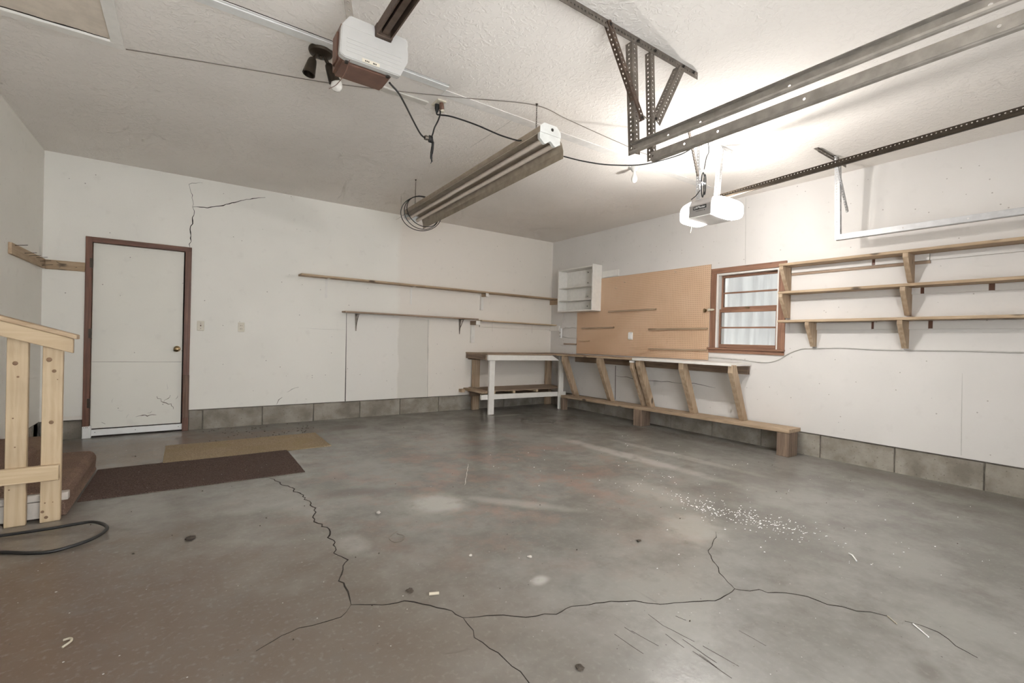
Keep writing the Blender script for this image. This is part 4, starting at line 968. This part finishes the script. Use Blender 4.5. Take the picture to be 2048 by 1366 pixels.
# text faces -x: local x -> -y, local y -> +z
me.transform(Matrix(((0, 0, -1, 0), (-1, 0, 0, 0), (0, 1, 0, 0), (0, 0, 0, 1))))
me.materials.clear(); me.materials.append(M_WHITE2)
plq = box('logo_plate', -1.8885, -1.8845, -4.220, -4.100, 2.262, 2.290, M_BLACK, lo, bev=0)
lg = bpy.data.objects.new('lettering', me); COL.objects.link(lg); lg.parent = plq; lg.location = Vector((-1.8895, -4.16, 2.276))-wl(plq)
m = MB()
for i in range(7): m.box(-1.8865, -1.8848, -4.125-.010*i, -4.131-.010*i, 2.246, 2.249)
m.box(-1.8865, -1.8848, -4.200, -4.205, 2.244, 2.251)
m.build('small_print', M_DARK, plq)
perf_angle('ceiling_angle', (-2.03, -4.13, H-.003), (-1.36, -4.13, H-.003), (0, 0, -1), (0, 1, 0), .030, M_GALV, lo)
perf_angle('upright', (-1.875, -4.134, 2.86), (-1.868, -4.134, 2.35), (1, 0, 0), (0, 1, 0), .026, M_GALV, lo)
perf_angle('upright', (-1.552, -4.134, 2.86), (-1.60, -4.134, 2.35), (1, 0, 0), (0, 1, 0), .036, M_GALV, lo)
perf_angle('strap', (-2.045, -4.140, 2.86), (-1.905, -4.140, 2.53), (1, 0, 0), (0, -1, 0), .028, M_STEEL, lo, size2=.004)
m = MB()
for k, (a, b) in enumerate(((.020, .085), (.014, .07))):
    m.add(*tubev([(-1.852+.012*k+a*math.cos(t), -4.16-.01*k, 2.485+.0*k+b*math.sin(t)*(1 if math.sin(t) > 0 else 1.4)) for t in [2*math.pi*i/16 for i in range(17)]], .0045, 7, 3))
m.build('cord_bundle', M_BLACK, lo, smooth=True)
box('cord_tie', -1.885, -1.83, -4.172, -4.128, 2.475, 2.487, M_GALV, lo)
tube('power_cord', [(-1.875, -4.15, 2.42), (-1.90, -4.13, 2.375), (-1.92, -4.10, 2.345)], .004, M_BLACK, lo)
tube('hanging_cord', [(-1.80, -4.16, 2.86), (-1.795, -4.17, 2.76), (-1.82, -4.165, 2.70), (-1.84, -4.16, 2.60)], .004, M_BLACK, lo)
tube('pull_string', [(-1.80, -4.03, 2.19), (-1.802, -4.03, 2.14), (-1.83, -4.04, 2.09)], .0022, M_CREAM, lo, 6)
# rail with chain, rising toward the door
m = MB(); A = Vector((-1.69, -4.22, 2.372)); B = Vector((-1.69, -7.2, 2.475)); d = B-A
m.add(*perfv(A+Vector((0, 0, .012)), d, (0, 0, 1), d.length, .024, .003, .022, .0045)); m.add(*perfv(A+Vector((0, 0, .012)), d, (1, 0, 0), d.length, .03, .003, .022, .0045))
m.build('rail_chain', M_BRONZE, lo)
beam('rail', A, B, .020, .020, M_BRONZE, lo)

# ------------------------------------------------------------------ small debris on the floor
def lump(name, label, cat, c, r, mat, n=9, flatk=.5):
    v = []; f = []; rings = 5
    for j in range(rings):
        a = math.pi*(j+.5)/rings
        for i in range(n):
            b = 2*math.pi*i/n; rr = r*random.uniform(.65, 1.2)
            v.append((c[0]+rr*math.sin(a)*math.cos(b), c[1]+rr*math.sin(a)*math.sin(b), max(.0004, r*flatk+rr*flatk*math.cos(a))))
    for j in range(rings-1): f += [(j*n+i, j*n+(i+1) % n, (j+1)*n+(i+1) % n, (j+1)*n+i) for i in range(n)]
    f += [tuple(range(n)), tuple(range(rings*n-1, (rings-1)*n-1, -1))]
    return tag(build(name, v, f, mat), label, cat)
lump('pebble', 'small pale pebble near the floor crack', 'pebble', (-4.331, -3.547), .014, M_STONE, flatk=.7)
lump('pebble', 'pale pebble right of the wood chip', 'pebble', (-4.12, -4.36), .009, M_STONE, flatk=.7)
lump('dirt_clump', 'dark dirt clump right of the black cable', 'dirt', (-5.323, -3.374), .028, M_DIRT, flatk=.25)
lump('dirt_clump', 'small dark dirt clump just behind the long crack', 'dirt', (-4.517, -4.507), .018, M_DIRT, flatk=.3)
lump('dirt_clump', 'dark brown dirt clump at the front edge of the floor', 'dirt', (-4.213, -5.284), .016, M_DIRT, flatk=.35)
lump('leaf_scrap', 'curled leaf scrap in the middle of the floor', 'leaf', (-3.21, -4.708), .013, M_DIRT, flatk=.4)
lump('leaf_scrap', 'curled leaf scrap above the small pale floor patch', 'leaf', (-3.864, -4.531), .014, M_STONE, flatk=.35)
tag(tube('wood_chip', [(-4.46, -4.585, .009), (-4.42, -4.602, .009)], .0065, M_STRAW, None, 8, 1), 'short pale wood chip beside the long crack', 'chip')
tag(tube('curled_shaving', [(-5.70, -4.20, .003), (-5.68, -4.18, .008), (-5.685, -4.155, .006), (-5.705, -4.15, .003)], .004, M_STRAW, None, 6, 4), 'curled pale shaving on the brown floor area', 'shaving')
tag(tube('straw_piece', [(-2.329, -5.434, .004), (-2.345, -5.455, .006), (-2.399, -5.493, .004)], .0035, M_FLAKE, None, 6, 1), 'bent white straw piece on the right part of floor', 'straw')
tag(tube('straw_piece', [(-2.884, -5.767, .003), (-2.925, -5.811, .004)], .0022, M_STRAW, None, 6, 1), 'short straw lying at the end of the crack', 'straw')
tag(tube('straw_piece', [(-2.862, -5.847, .003), (-2.924, -5.911, .004)], .0025, M_FLAKE, None, 6, 1), 'long straight straw nearest to the camera', 'straw')
tag(tube('twist_tie', [(-4.33, -3.87, .004), (-4.36, -3.89, .006), (-4.40, -3.93, .003), (-4.40, -3.99, .003), (-4.355, -4.0, .003), (-4.32, -3.95, .003), (-4.345, -3.90, .004)], .0018, M_WIRE, None, 6, 5), 'looped twist tie wire on the floor', 'wire')
m = MB(); rnd = random.Random(3)
for i in range(420):
    t = rnd.random()
    if t < .62:
        u = rnd.random(); cx = -2.36+rnd.gauss(0, .10)+.10*u; cy = -4.42-.75*u+rnd.gauss(0, .10)
    elif t < .8: cx = rnd.uniform(-2.6, -1.9); cy = rnd.uniform(-5.6, -3.6)
    else: cx = rnd.uniform(-3.4, -.6); cy = rnd.uniform(-5.9, -2.6)
    r = rnd.uniform(.003, .009) if t < .62 else rnd.uniform(.002, .006); a = rnd.uniform(0, 6.28); k = rnd.uniform(.3, .9)
    pts = [(cx+r*math.cos(a+q)*(1 if q % 3.2 < 1.7 else k), cy+r*k*math.sin(a+q)) for q in (0, 1.57, 3.14, 4.71)]
    v = [(x, y, .0008) for x, y in pts] + [(x, y, .0022) for x, y in pts]
    m.add(v, [(3, 2, 1, 0), (4, 5, 6, 7), (0, 1, 5, 4), (1, 2, 6, 5), (2, 3, 7, 6), (3, 0, 4, 7)])
tag(m.build('paint_flakes', M_FLAKE), 'scatter of tiny white paint flakes on the concrete', 'flakes', kind='stuff')
m = MB()
for i in range(160):
    if i < 70: cx = rnd.uniform(-5.2, -4.0); cy = rnd.uniform(-.75, -.06)
    else: cx = rnd.uniform(-5.85, -.6); cy = rnd.uniform(-5.8, -.8)
    r = rnd.uniform(.004, .012) if i < 70 else rnd.uniform(.002, .006); a = rnd.uniform(0, 6.28)
    pts = [(cx+r*math.cos(a+q)*rnd.uniform(.5, 1.2), cy+r*math.sin(a+q)*.6) for q in (0, 1.26, 2.5, 3.8, 5.0)]
    v = [(x, y, .0008) for x, y in pts] + [(x*.6+cx*.4, y*.6+cy*.4, .005) for x, y in pts]
    m.add(v, [(4, 3, 2, 1, 0), (5, 6, 7, 8, 9)] + [(j, (j+1) % 5, 5+(j+1) % 5, 5+j) for j in range(5)])
tag(m.build('grit', M_DIRT), 'dark crumbs and grit along the back wall and floor', 'grit', kind='stuff')
